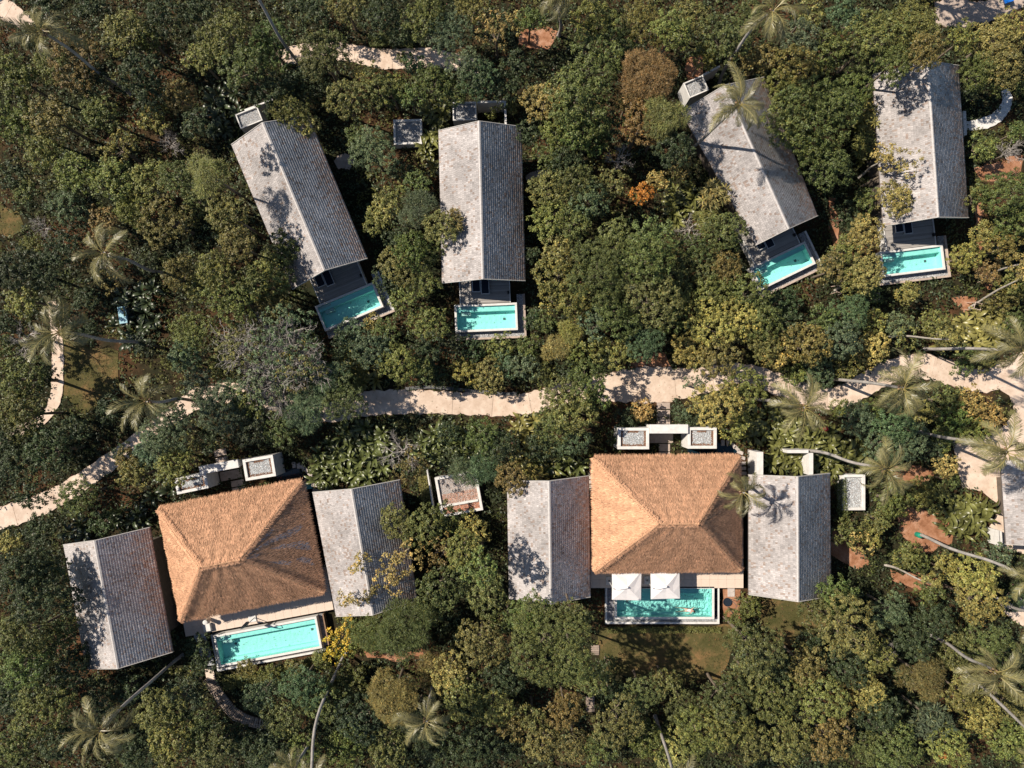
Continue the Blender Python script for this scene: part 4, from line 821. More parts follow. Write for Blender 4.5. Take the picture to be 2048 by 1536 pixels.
LAND = [(600, 400, 'tilted upper left bungalow'), (690, 612, 'tilted upper left pool'), (965, 400, 'upright upper bungalow'), (972, 634, 'upright bungalow pool'), (1500, 330, 'palm-shadowed bungalow'), (1565, 530, 'half sunny pool'), (1850, 290, 'far right bungalow'), (1825, 520, 'far right pool'),
        (235, 1200, 'leftmost shingle wing'), (483, 1100, 'tilted thatched villa'), (730, 1100, 'wing right of the tilted thatch'), (535, 1285, 'long bright pool'), (1097, 1075, 'left wing of the straight thatch'), (1335, 1027, 'straight thatched villa'), (1580, 1070, 'right wing of the straight thatch'), (1330, 1205, 'swimmer pool'),
        (1340, 1310, 'mown lawn'), (918, 988, 'gravel garden'), (818, 263, 'shaded gravel box'), (1707, 985, 'white gravel box'), (2030, 1000, 'pale house'), (1980, 240, 'curved white path'), (790, 118, 'upper path'), (900, 806, 'middle path'), (1290, 770, 'widest path bend'), (1640, 790, 'right path dip'), (1850, 735, 'right path crest'),
        (150, 960, 'left path end'), (165, 740, 'small left lawn'), (245, 630, 'pale blue box'), (30, 460, 'left edge clearing'), (470, 1400, 'plank stair'), (20, 20, 'top left corner'), (2028, 20, 'top right corner'), (20, 1516, 'bottom left corner'), (2028, 1516, 'bottom right corner'), (1024, 10, 'top edge middle'), (1024, 1526, 'bottom edge middle'), (510, 10, 'top edge left part'), (1530, 10, 'top edge right part'),
        (510, 1526, 'bottom edge left part'), (1530, 1526, 'bottom edge right part'), (10, 250, 'upper left edge'), (10, 1280, 'lower left edge'), (2038, 1300, 'lower right edge'), (2038, 560, 'upper right edge'), (1850, 1060, 'bare soil patch'), (1290, 390, 'orange tree'), (290, 300, 'bare grey twigs'), (1180, 1400, 'shaded timber steps')]
USED = {}
def dirword(dx, dy):
    a = math.degrees(math.atan2(-dy, dx)) % 360; return ['right of', 'up and right of', 'above', 'up and left of', 'left of', 'down and left of', 'below', 'down and right of'][int((a + 22.5) // 45) % 8]
def autolabel(px, py, r, kind, col, what='tree'):
    size = 'small' if r < 34 else 'mid-sized' if r < 52 else 'large' if r < 75 else 'very large'
    near = sorted(LAND, key=lambda l: math.hypot(l[0] - px, l[1] - py))
    base = f'{size} {CN[col]} {KN[kind]} {what}' if kind not in 'xt' else f'{size} {KN[kind]} grey {what}'
    def rel(l): return ('over the ' if math.hypot(l[0] - px, l[1] - py) < 25 else dirword(px - l[0], py - l[1]) + ' the ') + l[2]
    for i in range(5):
        s = base + ' ' + rel(near[i])
        if s not in USED: USED[s] = 1; return s
    for i in range(5):
        for j in range(5):
            if i != j:
                s = f'{CN[col]} {what} ' + rel(near[i]) + ', ' + rel(near[j])
                if s not in USED and len(s.split()) <= 16: USED[s] = 1; return s
    return base + ' ' + rel(near[0])
NT = 0
def tree(px, py, r, kind='b', col='G', h=None, label=None, group='broadleaved garden trees', lean=True):
    global NT; NT += 1; g = random.Random(NT * 31 + 7); rm = r * K; h = h or (2.0 + 1.75 * rm); h = max(h, rm * 1.1 + .5); zc = h - rm * .62
    p = W(px, py, zc + rm * .3); rm *= (HC - zc) / HC
    small = h < 3.4; cat = 'bush' if small else 'tree'
    nm_ = 'garden_bush' if small else {'x': 'bare_tree', 't': 'bare_tree', 'f': 'feathery_tree'}.get(kind, 'flowering_tree' if col in 'yo' else 'garden_tree')
    root = empty(nm_, (p.x, p.y, 0), 0, label or autolabel(px, py, r, kind, col, 'bush' if small else 'tree'), cat, 'garden bushes' if small else ('bare branched trees' if kind in 'xt' else 'feathery leaved trees' if kind == 'f' else group))
    c = COL[col]; j = [g.uniform(.86, 1.16) for _ in range(3)]; b = g.uniform(.88, 1.12); cc = tuple(c[i] * b * (1 + (j[i] - 1) * .6) for i in range(3)); rz = g.uniform(0, 6.28)
    if kind in 'xt':
        obj('branches', BARE[NT % 3], root, loc=(0, 0, zc), rot=(0, 0, rz), scale=rm / 2.5)
        if kind == 't':
            (me, lm), s = proto('s', rm, NT); obj('crown', me, root, loc=(0, 0, zc - .25), rot=(0, 0, rz), scale=(s, s, s * .7), color=cc)
            obj('branches', BARE[(NT + 1) % 3], root, loc=(0, 0, zc + .2), rot=(0, 0, rz + 2), scale=rm / 2.1)
        t_ = obj('trunk', TRK, root, scale=(.05 * rm ** .6 + .03, .05 * rm ** .6 + .03, max(.3, zc - rm * .45)))
    else:
        (me, lm), s = proto(kind, rm, NT + g.randint(0, 3)); sz = s * g.uniform(.8, 1.0)
        obj('crown', me, root, loc=(0, 0, zc), rot=(g.uniform(-.08, .08), g.uniform(-.08, .08), rz), scale=(s, s, sz), color=cc)
        obj('limbs', lm, root, loc=(0, 0, zc), rot=(0, 0, rz), scale=(s, s, sz))
        w = .075 * rm ** .75; obj('trunk', TRK, root, rot=(0, 0, rz), scale=(w, w, max(.15, zc - rm * .52)))
    return root
TREES = '''
240,68,52,b,O;150,118,60,b,B;95,135,40,b,O;25,150,50,b,O;25,245,50,b,O;100,235,52,b,B;88,305,45,b,O;200,225,42,b,O;360,195,40,b,B;312,240,34,b,Y;225,290,44,s,Y;330,280,34,x,B;150,345,50,b,O;220,355,52,b,O;290,365,48,b,O;350,355,42,b,G;415,345,44,f,O;130,405,42,b,T;330,440,56,b,B
290,70,36,b,G;330,30,40,b,K;390,20,36,b,K;100,10,36,b,K;180,20,36,b,K;60,70,30,b,K;280,150,46,b,K;180,170,40,b,K;300,200,40,b,K;400,250,30,b,K;20,345,34,b,K;50,380,30,b,G;390,400,36,b,G;265,420,40,b,O;200,440,36,b,B;75,450,30,x,B
455,430,48,b,O;475,490,44,b,O;440,75,60,b,O;485,130,50,b,G;545,95,54,b,G,4.2;400,120,34,b,O;600,14,34,b,K,3.6;690,8,42,b,O;640,20,30,b,K;645,112,52,d,G;605,170,44,b,K,3.6;725,140,32,s,Y;755,172,42,b,G;688,198,46,b,O;575,222,42,b,O;612,245,34,b,Y;540,180,44,b,K;850,35,48,b,G;900,65,48,d,T;932,130,52,d,T;805,115,14,b,G,2.2;828,128,22,b,T,2.6;862,165,44,b,G;955,160,46,b,T;992,62,44,s,g;942,8,44,b,O;800,55,34,b,K;760,30,40,b,K;780,180,36,b,O;820,190,34,b,G;905,180,34,b,G
745,305,50,d,T;720,270,34,b,G;838,420,42,f,T;768,418,34,b,Y;755,445,30,b,O;790,395,30,b,O;880,455,42,b,O;905,440,26,p,B;820,500,44,b,G;572,490,38,b,G;548,520,40,b,G;985,222,16,s,O,2.6;1022,215,16,b,O,2.6;830,370,34,b,G;800,345,24,b,K;860,500,30,b,G;1010,180,36,b,K;1035,130,36,b,K
470,792,44,b,T,6;500,800,38,b,O,6;405,805,30,b,T,4;560,812,34,t,O,6;615,805,34,f,T,6;355,838,38,b,T,6;60,858,28,b,G,4;15,880,32,b,K,4;650,98,44,b,G,6;245,905,26,b,K,4;1060,40,34,b,G;1028,45,28,s,g;1185,110,66,b,G;1155,195,78,b,G;1088,205,46,b,Y;1185,40,50,b,O;1175,262,54,b,G;1120,265,42,b,O;1240,75,44,b,G;1290,40,56,b,O;1345,60,46,b,O;1385,30,42,b,O;1450,75,54,b,G;1410,110,34,b,O;1300,150,58,f,R,9.5;1290,235,54,b,R,9;1330,235,46,f,O,10;1258,195,30,f,B,5;1240,315,32,x,B,5;1130,320,38,b,K;1095,378,46,b,O;1150,368,46,b,G;1100,435,46,b,O;1180,402,46,b,T;1228,362,36,b,O;1150,440,44,b,G;1285,385,28,b,o;1315,362,22,b,g;1425,388,34,p,Y;1368,335,30,b,B;1345,300,40,b,K,9;1450,465,46,b,G;1240,485,58,b,G;1310,480,54,b,G;1385,452,34,x,B,4;1110,492,38,b,Y;1385,500,40,b,G;1500,30,40,b,G;1220,250,30,b,K;1490,120,34,b,B;1090,310,30,b,G;1055,260,30,b,K;1420,440,26,p,O
1640,225,88,b,G,9;1570,240,56,b,G,8;1660,335,58,b,G,7.5;1610,285,50,b,G,7.5;1700,180,48,b,G,7;1590,130,50,b,B;1600,75,46,b,T;1560,170,40,b,O;1620,20,38,b,O;1530,110,34,b,B;1665,95,44,b,G;1690,35,42,b,T;1760,65,68,b,O;1825,55,60,b,O;1850,105,44,b,B;1790,125,44,b,G;1735,110,40,b,G;1950,-125,62,b,G,10;1895,-140,62,b,G,10;2010,-120,50,b,O,9;1990,75,56,b,Y,5;1965,138,44,d,G,5.5;2015,130,48,b,O;2035,45,36,b,Y;1930,75,36,b,O;1962,292,34,b,O,3;2036,262,20,b,G,3;2030,300,34,x,B,5;2005,385,56,b,G;2035,440,46,b,G;1962,400,34,b,O;1800,330,46,s,g,7.5;1770,310,30,s,g,7;1790,395,42,b,Y,6;1730,470,42,b,Y;1700,500,36,b,O;1930,514,38,b,Y,3.2;1700,430,36,b,K,3;2015,495,38,b,B;1965,465,30,b,Y;1985,160,32,b,G,4.5;1940,175,22,b,K,3;2050,175,26,b,G,4;1735,395,26,b,G,4;1740,240,30,p,Y,4;1725,290,26,p,O,4
35,540,48,b,K;40,600,38,b,O;90,545,40,b,K;15,650,34,b,K;210,560,32,s,B;355,548,40,b,B;395,580,32,b,O;460,600,58,b,O;430,545,46,b,O;385,668,46,d,G;372,712,42,b,T;30,675,44,x,B,6;480,690,64,t,O;560,690,80,t,T,8.5;530,760,72,t,T,8;600,735,56,t,O,8;30,760,54,b,G;45,830,54,b,G;95,745,24,b,K;90,905,52,b,K;30,925,44,b,K;145,870,36,b,K;330,865,60,d,T;300,905,40,b,T;430,820,56,d,T;400,770,36,b,T;272,952,36,b,B;345,935,46,b,O;255,925,30,b,B;150,992,42,b,G;490,855,48,b,K;600,830,44,f,T;690,795,50,d,G;650,755,44,f,T;555,860,40,b,G;540,560,52,b,O;545,610,46,b,O;500,560,36,b,G;130,500,40,b,K;60,490,24,b,O;175,600,26,b,K;10,700,30,b,G;190,520,30,s,B;290,520,30,b,K,3;180,660,24,b,K;290,690,28,b,K,3;215,820,34,b,K,3;60,990,36,b,K;10,870,40,b,K;440,735,30,b,O;200,1040,34,b,K,3;420,880,36,b,K
800,528,44,b,O;806,602,34,b,O;856,642,42,b,O,4;708,672,40,b,T,4;748,648,20,b,Y,3;740,700,44,b,T;792,722,46,b,O;775,665,36,b,G;900,690,32,b,K,3;928,742,32,b,Y,3;975,752,38,b,Y,3.2;1066,640,22,b,K,2.2;1012,728,32,b,T,3;1050,735,34,b,T,4;855,700,36,b,K;835,745,32,b,G;940,700,32,b,K,2.6;1000,690,34,b,O,2.8;850,560,34,b,G;815,925,42,s,B;800,905,48,x,B;965,870,42,b,G;1005,895,40,b,K;965,945,34,f,T,4;925,945,28,f,T,4;1022,955,40,b,B;870,750,28,b,K,3;690,700,36,b,K;770,560,34,b,K;895,870,28,b,K,3;905,920,30,b,K,3;790,480,30,b,K;700,760,30,p,O,3
1118,545,54,b,O;1200,540,64,d,G;1285,520,64,b,G;1350,545,50,b,G;1235,620,58,b,G;1305,600,64,b,G;1150,600,46,b,O;1108,600,36,s,Y;1190,650,38,b,T;1290,680,42,d,T;1345,640,36,b,G;1240,712,36,b,O,4;1195,700,32,b,O,3.4;1135,665,26,f,Y,3.2;1110,700,28,f,Y,3.2;1150,710,28,b,O,3;1175,760,48,b,G,6;1120,790,44,b,G,6;1150,825,54,b,O,6.5;1105,850,44,b,G;1185,800,36,b,G;1150,880,40,b,T;1085,895,36,b,K;1285,820,22,b,g,2.6;1255,835,30,b,K,2.4;1420,645,58,b,Y;1480,640,50,b,Y;1380,700,46,b,Y,5;1440,715,50,b,O;1490,770,48,b,O;1430,810,56,b,g;1470,850,36,b,Y;1395,770,34,s,T,5;1450,540,40,b,B;1430,585,42,b,O;1500,590,48,b,G;1520,640,48,b,G;1405,540,40,b,G;1365,830,24,b,T,2.2;1390,845,18,b,K,2;1250,860,26,b,K,2;1230,880,24,b,K,2;1530,690,40,b,O;1360,600,36,b,Y;1070,950,30,b,Y,3;1215,720,26,b,K,3;1080,750,28,b,G,3;1060,690,28,b,G,2.6;1140,750,30,b,K,3;1060,510,20,b,K;1090,640,26,b,G,2.6
1658,528,20,b,K,2.2;1668,540,38,b,B;1735,545,44,b,Y;1700,560,34,b,O;1815,585,28,b,Y,4;1700,620,42,d,T;1740,590,28,b,G,3;1750,640,34,b,O,3.2;1615,690,50,b,B;1690,680,46,b,T;1745,700,40,b,g,3.4;1560,705,38,b,g;1650,640,38,b,G;1580,650,36,b,K;1800,650,32,b,T,3;1820,680,32,s,O,4;1640,740,38,b,T,3.4;1590,740,32,b,O,3;1700,730,34,b,O,3.2;1890,665,30,b,O,3;2005,600,34,b,B,3;2030,560,34,b,O,3.5;1980,540,30,b,B,3;1885,800,34,b,G,2.8;1850,830,32,b,O,2.8;1900,835,36,b,G,3;1945,805,36,b,g,3;1985,830,34,b,g,2.8;1955,860,34,b,O,2.8;1895,875,32,b,O,2.8;1795,850,46,b,T,6;1775,890,44,b,T,5.5;1820,880,40,b,T,5.5;1715,835,40,b,T,4.5;1680,815,26,b,O,3;1740,820,28,b,G,3;1895,930,28,b,g,3.4;1785,1000,44,b,O,3.6;1835,985,38,b,O,3.6;1870,1000,34,b,G,3;1760,1040,34,b,O,3.2;1870,905,30,b,K,3;1930,720,34,b,G,2.4;1960,720,30,b,G,2.4;2030,640,30,b,G,3;1560,610,44,b,K,3;1870,640,30,b,O,2.4;1900,960,24,b,G,2.6
25,1085,26,b,Y;30,1150,46,b,K;110,1150,38,b,G;118,1265,36,b,G;155,1310,30,b,K;80,1130,40,b,K;45,1270,52,b,G;95,1290,38,b,G;35,1335,50,b,G;75,1420,62,b,O;25,1500,44,b,G;110,1490,40,b,K;310,1425,56,b,O;355,1400,42,b,T;345,1485,54,b,O;275,1500,40,b,K;430,1500,48,b,G;395,1290,32,b,K,2.6;405,1330,28,b,K,2.4;130,1200,36,b,K;60,1200,46,b,K;140,1350,36,b,K;200,1400,40,b,K,4;110,1380,36,b,K;400,1450,40,b,G;250,1380,34,b,K,3;20,1400,36,b,K;80,1060,36,b,K,4;380,1380,30,b,K,3;90,1340,36,b,K
795,1045,42,b,O;850,1060,48,b,O;885,1110,48,s,B;800,1115,50,s,g,7.5;720,1130,22,s,g,7;700,1195,22,s,g,7;745,1190,20,s,B,6.5;780,1160,36,s,g,7;880,1175,54,b,G;950,1060,38,b,Y,4.5;925,1105,46,b,O;955,1140,42,b,G;895,1030,34,b,G,3.5;810,1260,62,f,G,7;745,1265,46,f,G,6;850,1220,40,b,G;690,1265,40,s,y,5.5;668,1300,30,s,y,5.2;690,1285,36,b,O,4.3;712,1245,28,b,G,4.4;975,1190,48,b,G;1015,1240,36,b,G;960,1285,56,b,O;900,1345,48,b,g;930,1400,54,b,O;985,1420,44,b,O;520,1392,42,b,T;600,1370,54,d,T;645,1402,46,b,G;560,1440,46,b,G;700,1365,46,b,G,3.5;720,1440,54,b,K;785,1395,56,f,B,7;690,1490,52,b,G,3.8;770,1500,48,b,G;530,1505,46,b,K;600,1500,40,b,G;860,1340,40,f,B,3.6;870,1500,42,b,K;950,1490,48,b,K;490,1340,24,b,O,2;540,1345,24,b,O,2;590,1335,22,b,O,2;635,1325,22,b,O,2;470,1480,36,b,K,3;830,1440,44,f,K;650,1450,42,b,K,3.4;1010,1350,40,b,K;1020,1450,34,b,B
1100,1295,92,d,G,13.5;1060,1225,44,b,G,9;1145,1235,44,b,G,12;1150,1340,40,b,G,12;1190,1365,32,b,G,6;1130,1420,44,b,B;1065,1440,38,b,O;1090,1490,42,b,B;1150,1490,40,b,B;1240,1440,60,b,O;1285,1385,40,b,G;1335,1370,36,b,O;1290,1480,44,b,G,3.8;1450,1400,56,b,G;1400,1470,56,b,O;1450,1450,60,b,O;1510,1300,62,b,G;1505,1360,48,b,G;1500,1490,46,b,O;1350,1500,44,b,Y,3.5;1370,1415,40,d,G;1472,1232,24,b,O,2.8;1505,1215,26,b,O,3;1200,1500,38,b,G;1220,1385,30,b,K,3;1480,1270,26,b,G,3;1020,1500,30,b,K;1215,1330,28,b,K,2.4
1680,1195,46,b,G;1700,1262,66,b,O;1640,1230,46,b,G;1790,1222,44,d,T;1752,1310,44,b,O;1860,1185,34,b,G,3.4;1720,1092,34,s,g,4.5;1692,1065,36,b,G,3.6;1745,1065,30,b,O,3;1815,1110,34,b,O,3.6;1840,1130,28,b,G,3;1950,1150,50,b,Y;1965,1205,54,b,Y;1895,1140,36,b,Y,4;1980,1285,50,d,G,4;1912,1300,46,b,G,3.6;2030,1330,44,b,G;1560,1400,56,b,O;1612,1335,48,b,B;1645,1410,56,b,O;1580,1480,52,b,O;1660,1480,54,b,B;1700,1410,38,b,B;1738,1385,42,b,Y;1850,1355,46,f,B,5;1865,1440,40,p,T,6;1800,1500,56,b,G;1900,1490,48,b,O;1960,1425,50,b,Y,3.6;2015,1480,48,b,O,3.6;1925,1385,46,b,O;2020,1405,40,b,O,3.5;1825,1280,42,b,K;1760,1430,44,b,K;1780,1310,30,x,B,6;1890,1508,12,s,o,2.6;1870,1240,40,b,K;1740,1500,42,b,G;2030,1200,30,b,K,3;2000,1110,34,b,T,3;1700,1330,44,b,K;1550,1330,40,b,K;1620,1290,34,b,K
'''
ROWS = [t_.split(',') for t_ in TREES.replace('\n', ';').split(';') if t_.count(',') >= 4]
TALL = {(455, 430): 10, (475, 490): 10, (415, 345): 10.5, (400, 250): 10.5, (350, 355): 8.5, (460, 600): 8, (430, 545): 9, (500, 560): 8.5, (485, 130): 8, (440, 75): 7.5, (1825, 55): 9, (1850, 105): 10, (1790, 125): 9.5, (1760, 65): 9,
        (1290, 150): 9.5, (1330, 235): 10, (1345, 300): 9, (1290, 235): 9, (1345, 60): 8, (45, 1270): 9.5, (30, 1150): 9.5, (60, 1200): 9.5, (35, 1335): 9, (95, 1290): 7, (80, 1130): 8, (130, 1200): 6, (110, 1150): 6.5, (118, 1265): 6, (140, 1350): 6, (155, 1310): 5,
        (925, 1105): 10.5, (955, 1140): 11, (880, 455): 6.5, (905, 440): 6, (1700, 1262): 9, (1510, 1300): 9.5, (1155, 195): 9.5, (1185, 110): 9, (1285, 520): 9.5, (1305, 600): 9.5, (1200, 540): 9.5, (1145, 1235): 12, (1425, 388): 5.5}
plain = sorted((r_ for r_ in ROWS if r_[3] in 'bspd' and r_[4] not in 'yo' and not (len(r_) > 5 and float(r_[5]) < 3.4)), key=lambda r_: -float(r_[2]) + (14 if r_[4] == 'K' else 0))
REST = plain[285:]; SV, SCo = [], []
for f in ROWS:
    x, y, r_ = float(f[0]), float(f[1]), float(f[2]); h_ = float(f[5]) if len(f) > 5 else TALL.get((int(x), int(y)))
    if f not in REST: tree(x, y, r_, f[3], f[4], h_); continue
    rm = r_ * K; h_ = h_ or 2.0 + 1.75 * rm; zc = h_ - rm * .62; (me, lm), sc_ = proto(f[3], rm, int(x)); q = np.empty(len(me.vertices) * 3, np.float32); me.vertices.foreach_get('co', q); q = q.reshape(-1, 3) * sc_
    a = random.uniform(0, 6.28); ca, sa = math.cos(a), math.sin(a); p = W(x, y, zc + rm * .3); q = np.stack([q[:, 0] * ca - q[:, 1] * sa + p.x, q[:, 0] * sa + q[:, 1] * ca + p.y, q[:, 2] + zc], 1)
    c4 = np.empty(len(me.polygons) * 4, np.float32); me.attributes['Col'].data.foreach_get('color', c4); SV.append(q); SCo.append(c4.reshape(-1, 4)[:, :3] * np.array(COL[f[4]]))
SV = np.concatenate(SV); me = npmesh('small_understory_trees', SV, np.arange(len(SV)).reshape(-1, 4), np.concatenate(SCo), M['leaf'])
tag(obj('small_understory_trees', me, color=(1, 1, 1)), 'small shaded understory crowns filling gaps between the larger trees', 'understory', kind='stuff')
# clipped hedges
def hedge(label, pts, col='O', w=.9, h=.9):
    P = []; 
    for (a, b_) in zip(pts[:-1], pts[1:]):
        A, B = W(*a), W(*b_); n = int((B - A).length * w * 380); t = rng.random((n, 1)); d = (B - A).normalized(); s_ = np.array((-d.y, d.x, 0)); q = np.array(A) + (np.array(B) - np.array(A)) * t + s_ * rng.uniform(-w / 2, w / 2, (n, 1)); q[:, 2] = h * rng.uniform(.3, 1, n) ** .5; P.append(q)
    P = np.concatenate(P); n = len(P); c = W(*pts[0]); P = P - np.array((c.x, c.y, 0)); Nn = unit(rng.normal(0, .5, (n, 3)) + np.array([0, 0, 1.0])); me = leaves_mesh(P, Nn, unit(rng.normal(0, 1, (n, 3))), rng.uniform(.08, .16, (n, 1)), rng.uniform(.025, .05, (n, 1)), rng.uniform(.6, 1.4, n), 'hedge')
    o = obj('hedge', me, None, loc=(c.x, c.y, 0), color=COL[col]); tag(o, label, 'hedge', 'hedges')
hedge('green hedge strip left of the white gravel box', [(1672, 955), (1674, 1030)], 'G', 1.0, 1.4); hedge('yellow-green hedge strip left of the gravel garden', [(848, 950), (860, 1040)], 'Y', 1.0, .9)
hedge('hedge below the long bright pool', [(450, 1362), (560, 1345), (655, 1315)], 'O', 1.4, .6); hedge('dark hedge above the upper path', [(740, 88), (800, 84), (830, 92)], 'G', 1.3, .9); hedge('low hedge below the kerb of the swimmer pool', [(1215, 1258), (1440, 1258)], 'O', .6, .4)

# ------------------------------------------------------------------ coconut palms
def frond(seed, L=3.5, droop=1.0):
    g = random.Random(seed); b = MB(); n = 12; pts = []; x = z = 0; a = R(28)
    for i in range(n + 1):
        pts.append(Vector((x, (.95 if seed % 2 else -.7) * (i / n) ** 2 + .05 * math.sin(i * .5 + seed), z))); a -= R(8.2) * droop * (0.4 + i / n); x += math.cos(a) * L / n; z += math.sin(a) * L / n
    b.tube(pts, [.035 * (1 - i / n) + .006 for i in range(n + 1)], 4, col=(1.7, 1.5, 1.2))
    nl = 50
    for i in range(nl):
        t = .13 + .87 * i / nl; k = min(n - 1, int(t * n)); p = pts[k].lerp(pts[k + 1], t * n - k); d = (pts[k + 1] - pts[k]).normalized(); ln = (.30 + .62 * math.sin(math.pi * min(1, t * 1.02)) ** .8) * (1 if t < .8 else 1 - (t - .8) * 2.2) + .1
        for s_ in (-1, 1):
            side = Vector((0, s_, 0)); dr = (side * g.uniform(.6, .9) + d * g.uniform(.7, 1.1) + Vector((0, 0, g.uniform(-.3, .25)))).normalized(); m_ = p + dr * ln * .5; e = m_ + (dr + Vector((0, 0, -g.uniform(.4, 1.2)))).normalized() * ln * .5; wv = d * .025
            c_ = g.uniform(.7, 1.3); b.add([p - wv, p + wv, m_ + wv * 1.1, m_ - wv * 1.1, e], [(0, 1, 2, 3), (3, 2, 4)], (c_, c_, c_ * g.uniform(.8, 1.1)))
    return b.mesh('frond', M['frond'])
FR = [frond(1, 3.5, 1.0), frond(2, 3.3, 1.35), frond(3, 3.6, .8), frond(4, 3.0, 1.6), frond(5, 3.4, 1.15)]
NP = 0
def palm(label, base, crown_px, h=12.5, nf=17, size=1.0, curve=0.0, band=False):
    global NP; NP += 1; g = random.Random(NP * 17); b0 = W(*base, .0); c0 = W(*crown_px, h); r = empty('coconut_palm', b0, 0, label, 'palm tree', 'coconut palms'); c = c0 - b0
    side = Vector((-c.y, c.x, 0)); side = side.normalized() if side.length > .01 else Vector((1, 0, 0)); pts = []
    n = 14
    for i in range(n + 1):
        t = i / n; p = Vector((c.x * t ** 1.25, c.y * t ** 1.25, h * t)) + side * curve * math.sin(math.pi * t) + side * .12 * math.sin(t * 9 + NP); pts.append(p)
    pts[0] = Vector((0, 0, 0)); pts[-1] = c.copy()
    tb = MB(); tb.tube(pts, [.21 if i == 0 else (.158 - .045 * i / n) + .008 * (i % 2) for i in range(n + 1)], 9); tb.c = [.85 + .25 * ((k // 9) % 2) * random.random() for k in range(len(tb.c))]; tb.build('trunk', M['palm_trunk'], r, True)
    off = g.uniform(0, 6.28); fl = g.uniform(46, 60); dr_ = g.uniform(70, 98); wind = g.uniform(-.25, .25); size *= g.uniform(.84, .97)
    for k in range(nf):
        a = off + k * 2.39996; t = k / nf; el = R(fl - dr_ * t + g.uniform(-13, 13)); obj('frond', FR[g.randint(0, 4)], r, loc=c + Vector((.1 * math.cos(a), .1 * math.sin(a), .12 * (1 - t))), rot=(g.uniform(-.9, .9), -el * .9, a + wind * math.sin(a * 2) + g.uniform(-.25, .25)), scale=size * g.uniform(.68, 1.1))
    if g.random() < .9:
        for k in range(5): a = off + k * 1.256; MB().lathe([(.02, -.13), (.11, -.06), (.12, .03), (.03, .13)], 8, c + Vector((.24 * math.cos(a), .24 * math.sin(a), -.18))).build('coconut', M['wood'], r, True)
    if band: MB().lathe([(.24, .1), (.27, .15), (.27, .75), (.23, .8)], 12).build('trunk_band', M['green'], r, True)
    return r
PALMS = [
 ('coconut palm at the top left corner over the pale path', (262, 190), (85, 62), 13, 15), ('coconut palm with low crown above the pale blue box, leaning left', (330, 548), (208, 505), 11.5, 12),
 ('coconut palm whose crown covers the left narrow path', (305, 690), (120, 665), 13.5, 18), ('coconut palm just above the left path end near the blue-green trees', (398, 798), (293, 803), 11, 15),
 ('palm with only its long teal trunk in view at the top left', (602, 136), (452, -100), 15, 12), ('palm with crown cut by the top edge, middle', (1117, 72), (1127, -12), 10.5, 14),
 ('palm with long curved trunk rising to the top edge, right part', (1438, 168), (1546, 22), 13, 16, 1.0, .7), ('palm whose curved trunk lies over the bright roof slope', (1382, 300), (1478, 208), 12.5, 17, .95, -.6),
 ('palm with crown over the right path dip and trunk across it', (1662, 758), (1805, 775), 12.5, 18), ('palm with crown over the lower side of the right path, broad leaves below', (1512, 797), (1607, 815), 10.5, 17),
 ('palm with crown right of the courtyard, above the white gravel box', (1600, 896), (1768, 938), 13, 18), ('palm with crown over the pale paved yard', (1838, 864), (2012, 903), 13, 18),
 ('palm between the straight thatch and its right wing', (1484, 962), (1487, 985), 9.5, 16, .85), ('long palm with green trunk band beside the bare soil, crown at right edge', (1832, 1068), (2068, 1158), 14, 16, 1.0, .0, True),
 ('palm with crown near the bottom right, above two pale trunks', (1858, 1268), (1990, 1345), 12, 16), ('palm trunk running off the bottom right edge', (1930, 1345), (2085, 1490), 11.5, 14),
 ('palm with crown below the leftmost shingle wing', (366, 1310), (200, 1462), 14, 17, 1.05, -.5), ('palm with long trunk leaving the bottom edge, under yellow flowers', (694, 1305), (618, 1575), 14, 14, 1.0, -.8),
 ('palm with one pale frond at the bottom edge left of the long trunk', (640, 1440), (588, 1545), 9.5, 14, .9), ('palm with crown at bottom centre-left above the bottom edge', (868, 1345), (853, 1442), 10.5, 17),
 ('palm with bent pale trunk leaving the bottom edge, below the lawn', (1310, 1432), (1352, 1575), 11.5, 13, 1.0, .4), ('palm with crown at the right edge above the right path crest', (1850, 698), (2040, 700), 12.5, 16),
 ('palm with fronds at the lower right edge above the pale path', (1985, 1195), (2095, 1240), 9.5, 12),
]
for a in PALMS:
    lb, bs, cr, h = a[:4]; nf = a[4] - 1; size = a[5] if len(a) > 5 else 1.0; cv = a[6] if len(a) > 6 else 0.0; palm(lb, bs, cr, h, nf, size, cv, len(a) > 7)
# slim pale leaning trunks of young trees by the right edge
def slim(label, a, b_, h, col, r):
    p0 = W(*a, 0); p1 = W(*b_, h) - p0; root = empty('young_tree', p0, 0, label, 'tree', 'young trees with pale leaning trunks'); pts = [Vector((p1.x * t, p1.y * t, h * t)) + Vector((.1 * math.sin(t * 7), .12 * math.sin(t * 5), 0)) for t in [i / 8 for i in range(9)]]
    MB().tube(pts, [.13 - .07 * i / 8 for i in range(9)], 7).build('trunk', M['palebark'], root, True); (me, lm), s = proto('s', r * K, 1); obj('crown', me, root, loc=p1, scale=(s, s, s * .6), color=COL[col]); obj('limbs', lm, root, loc=p1, scale=(s, s, s * .6))
slim('young tree with white leaning trunk in square stakes near the right edge', (1938, 616), (2052, 548), 7, 'g', 36); slim('young tree with pale trunk lying across the yellow broad leaves', (1776, 674), (1895, 676), 8, 'Y', 20)
slim('young tree with thin pale trunk right of the far right pool', (1962, 556), (2056, 520), 6.5, 'g', 30); slim('young tree with pale trunk in stakes left of the far right pool', (1668, 582), (1712, 560), 4.5, 'Y', 28); slim('young tree with pale trunk on the soil left of the pale house', (1770, 1130), (1860, 1165), 6, 'Y', 22)
slim('leaning pale sapling left of the far right bungalow roof', (1718, 355), (1765, 318), 5.5, 'g', 22)

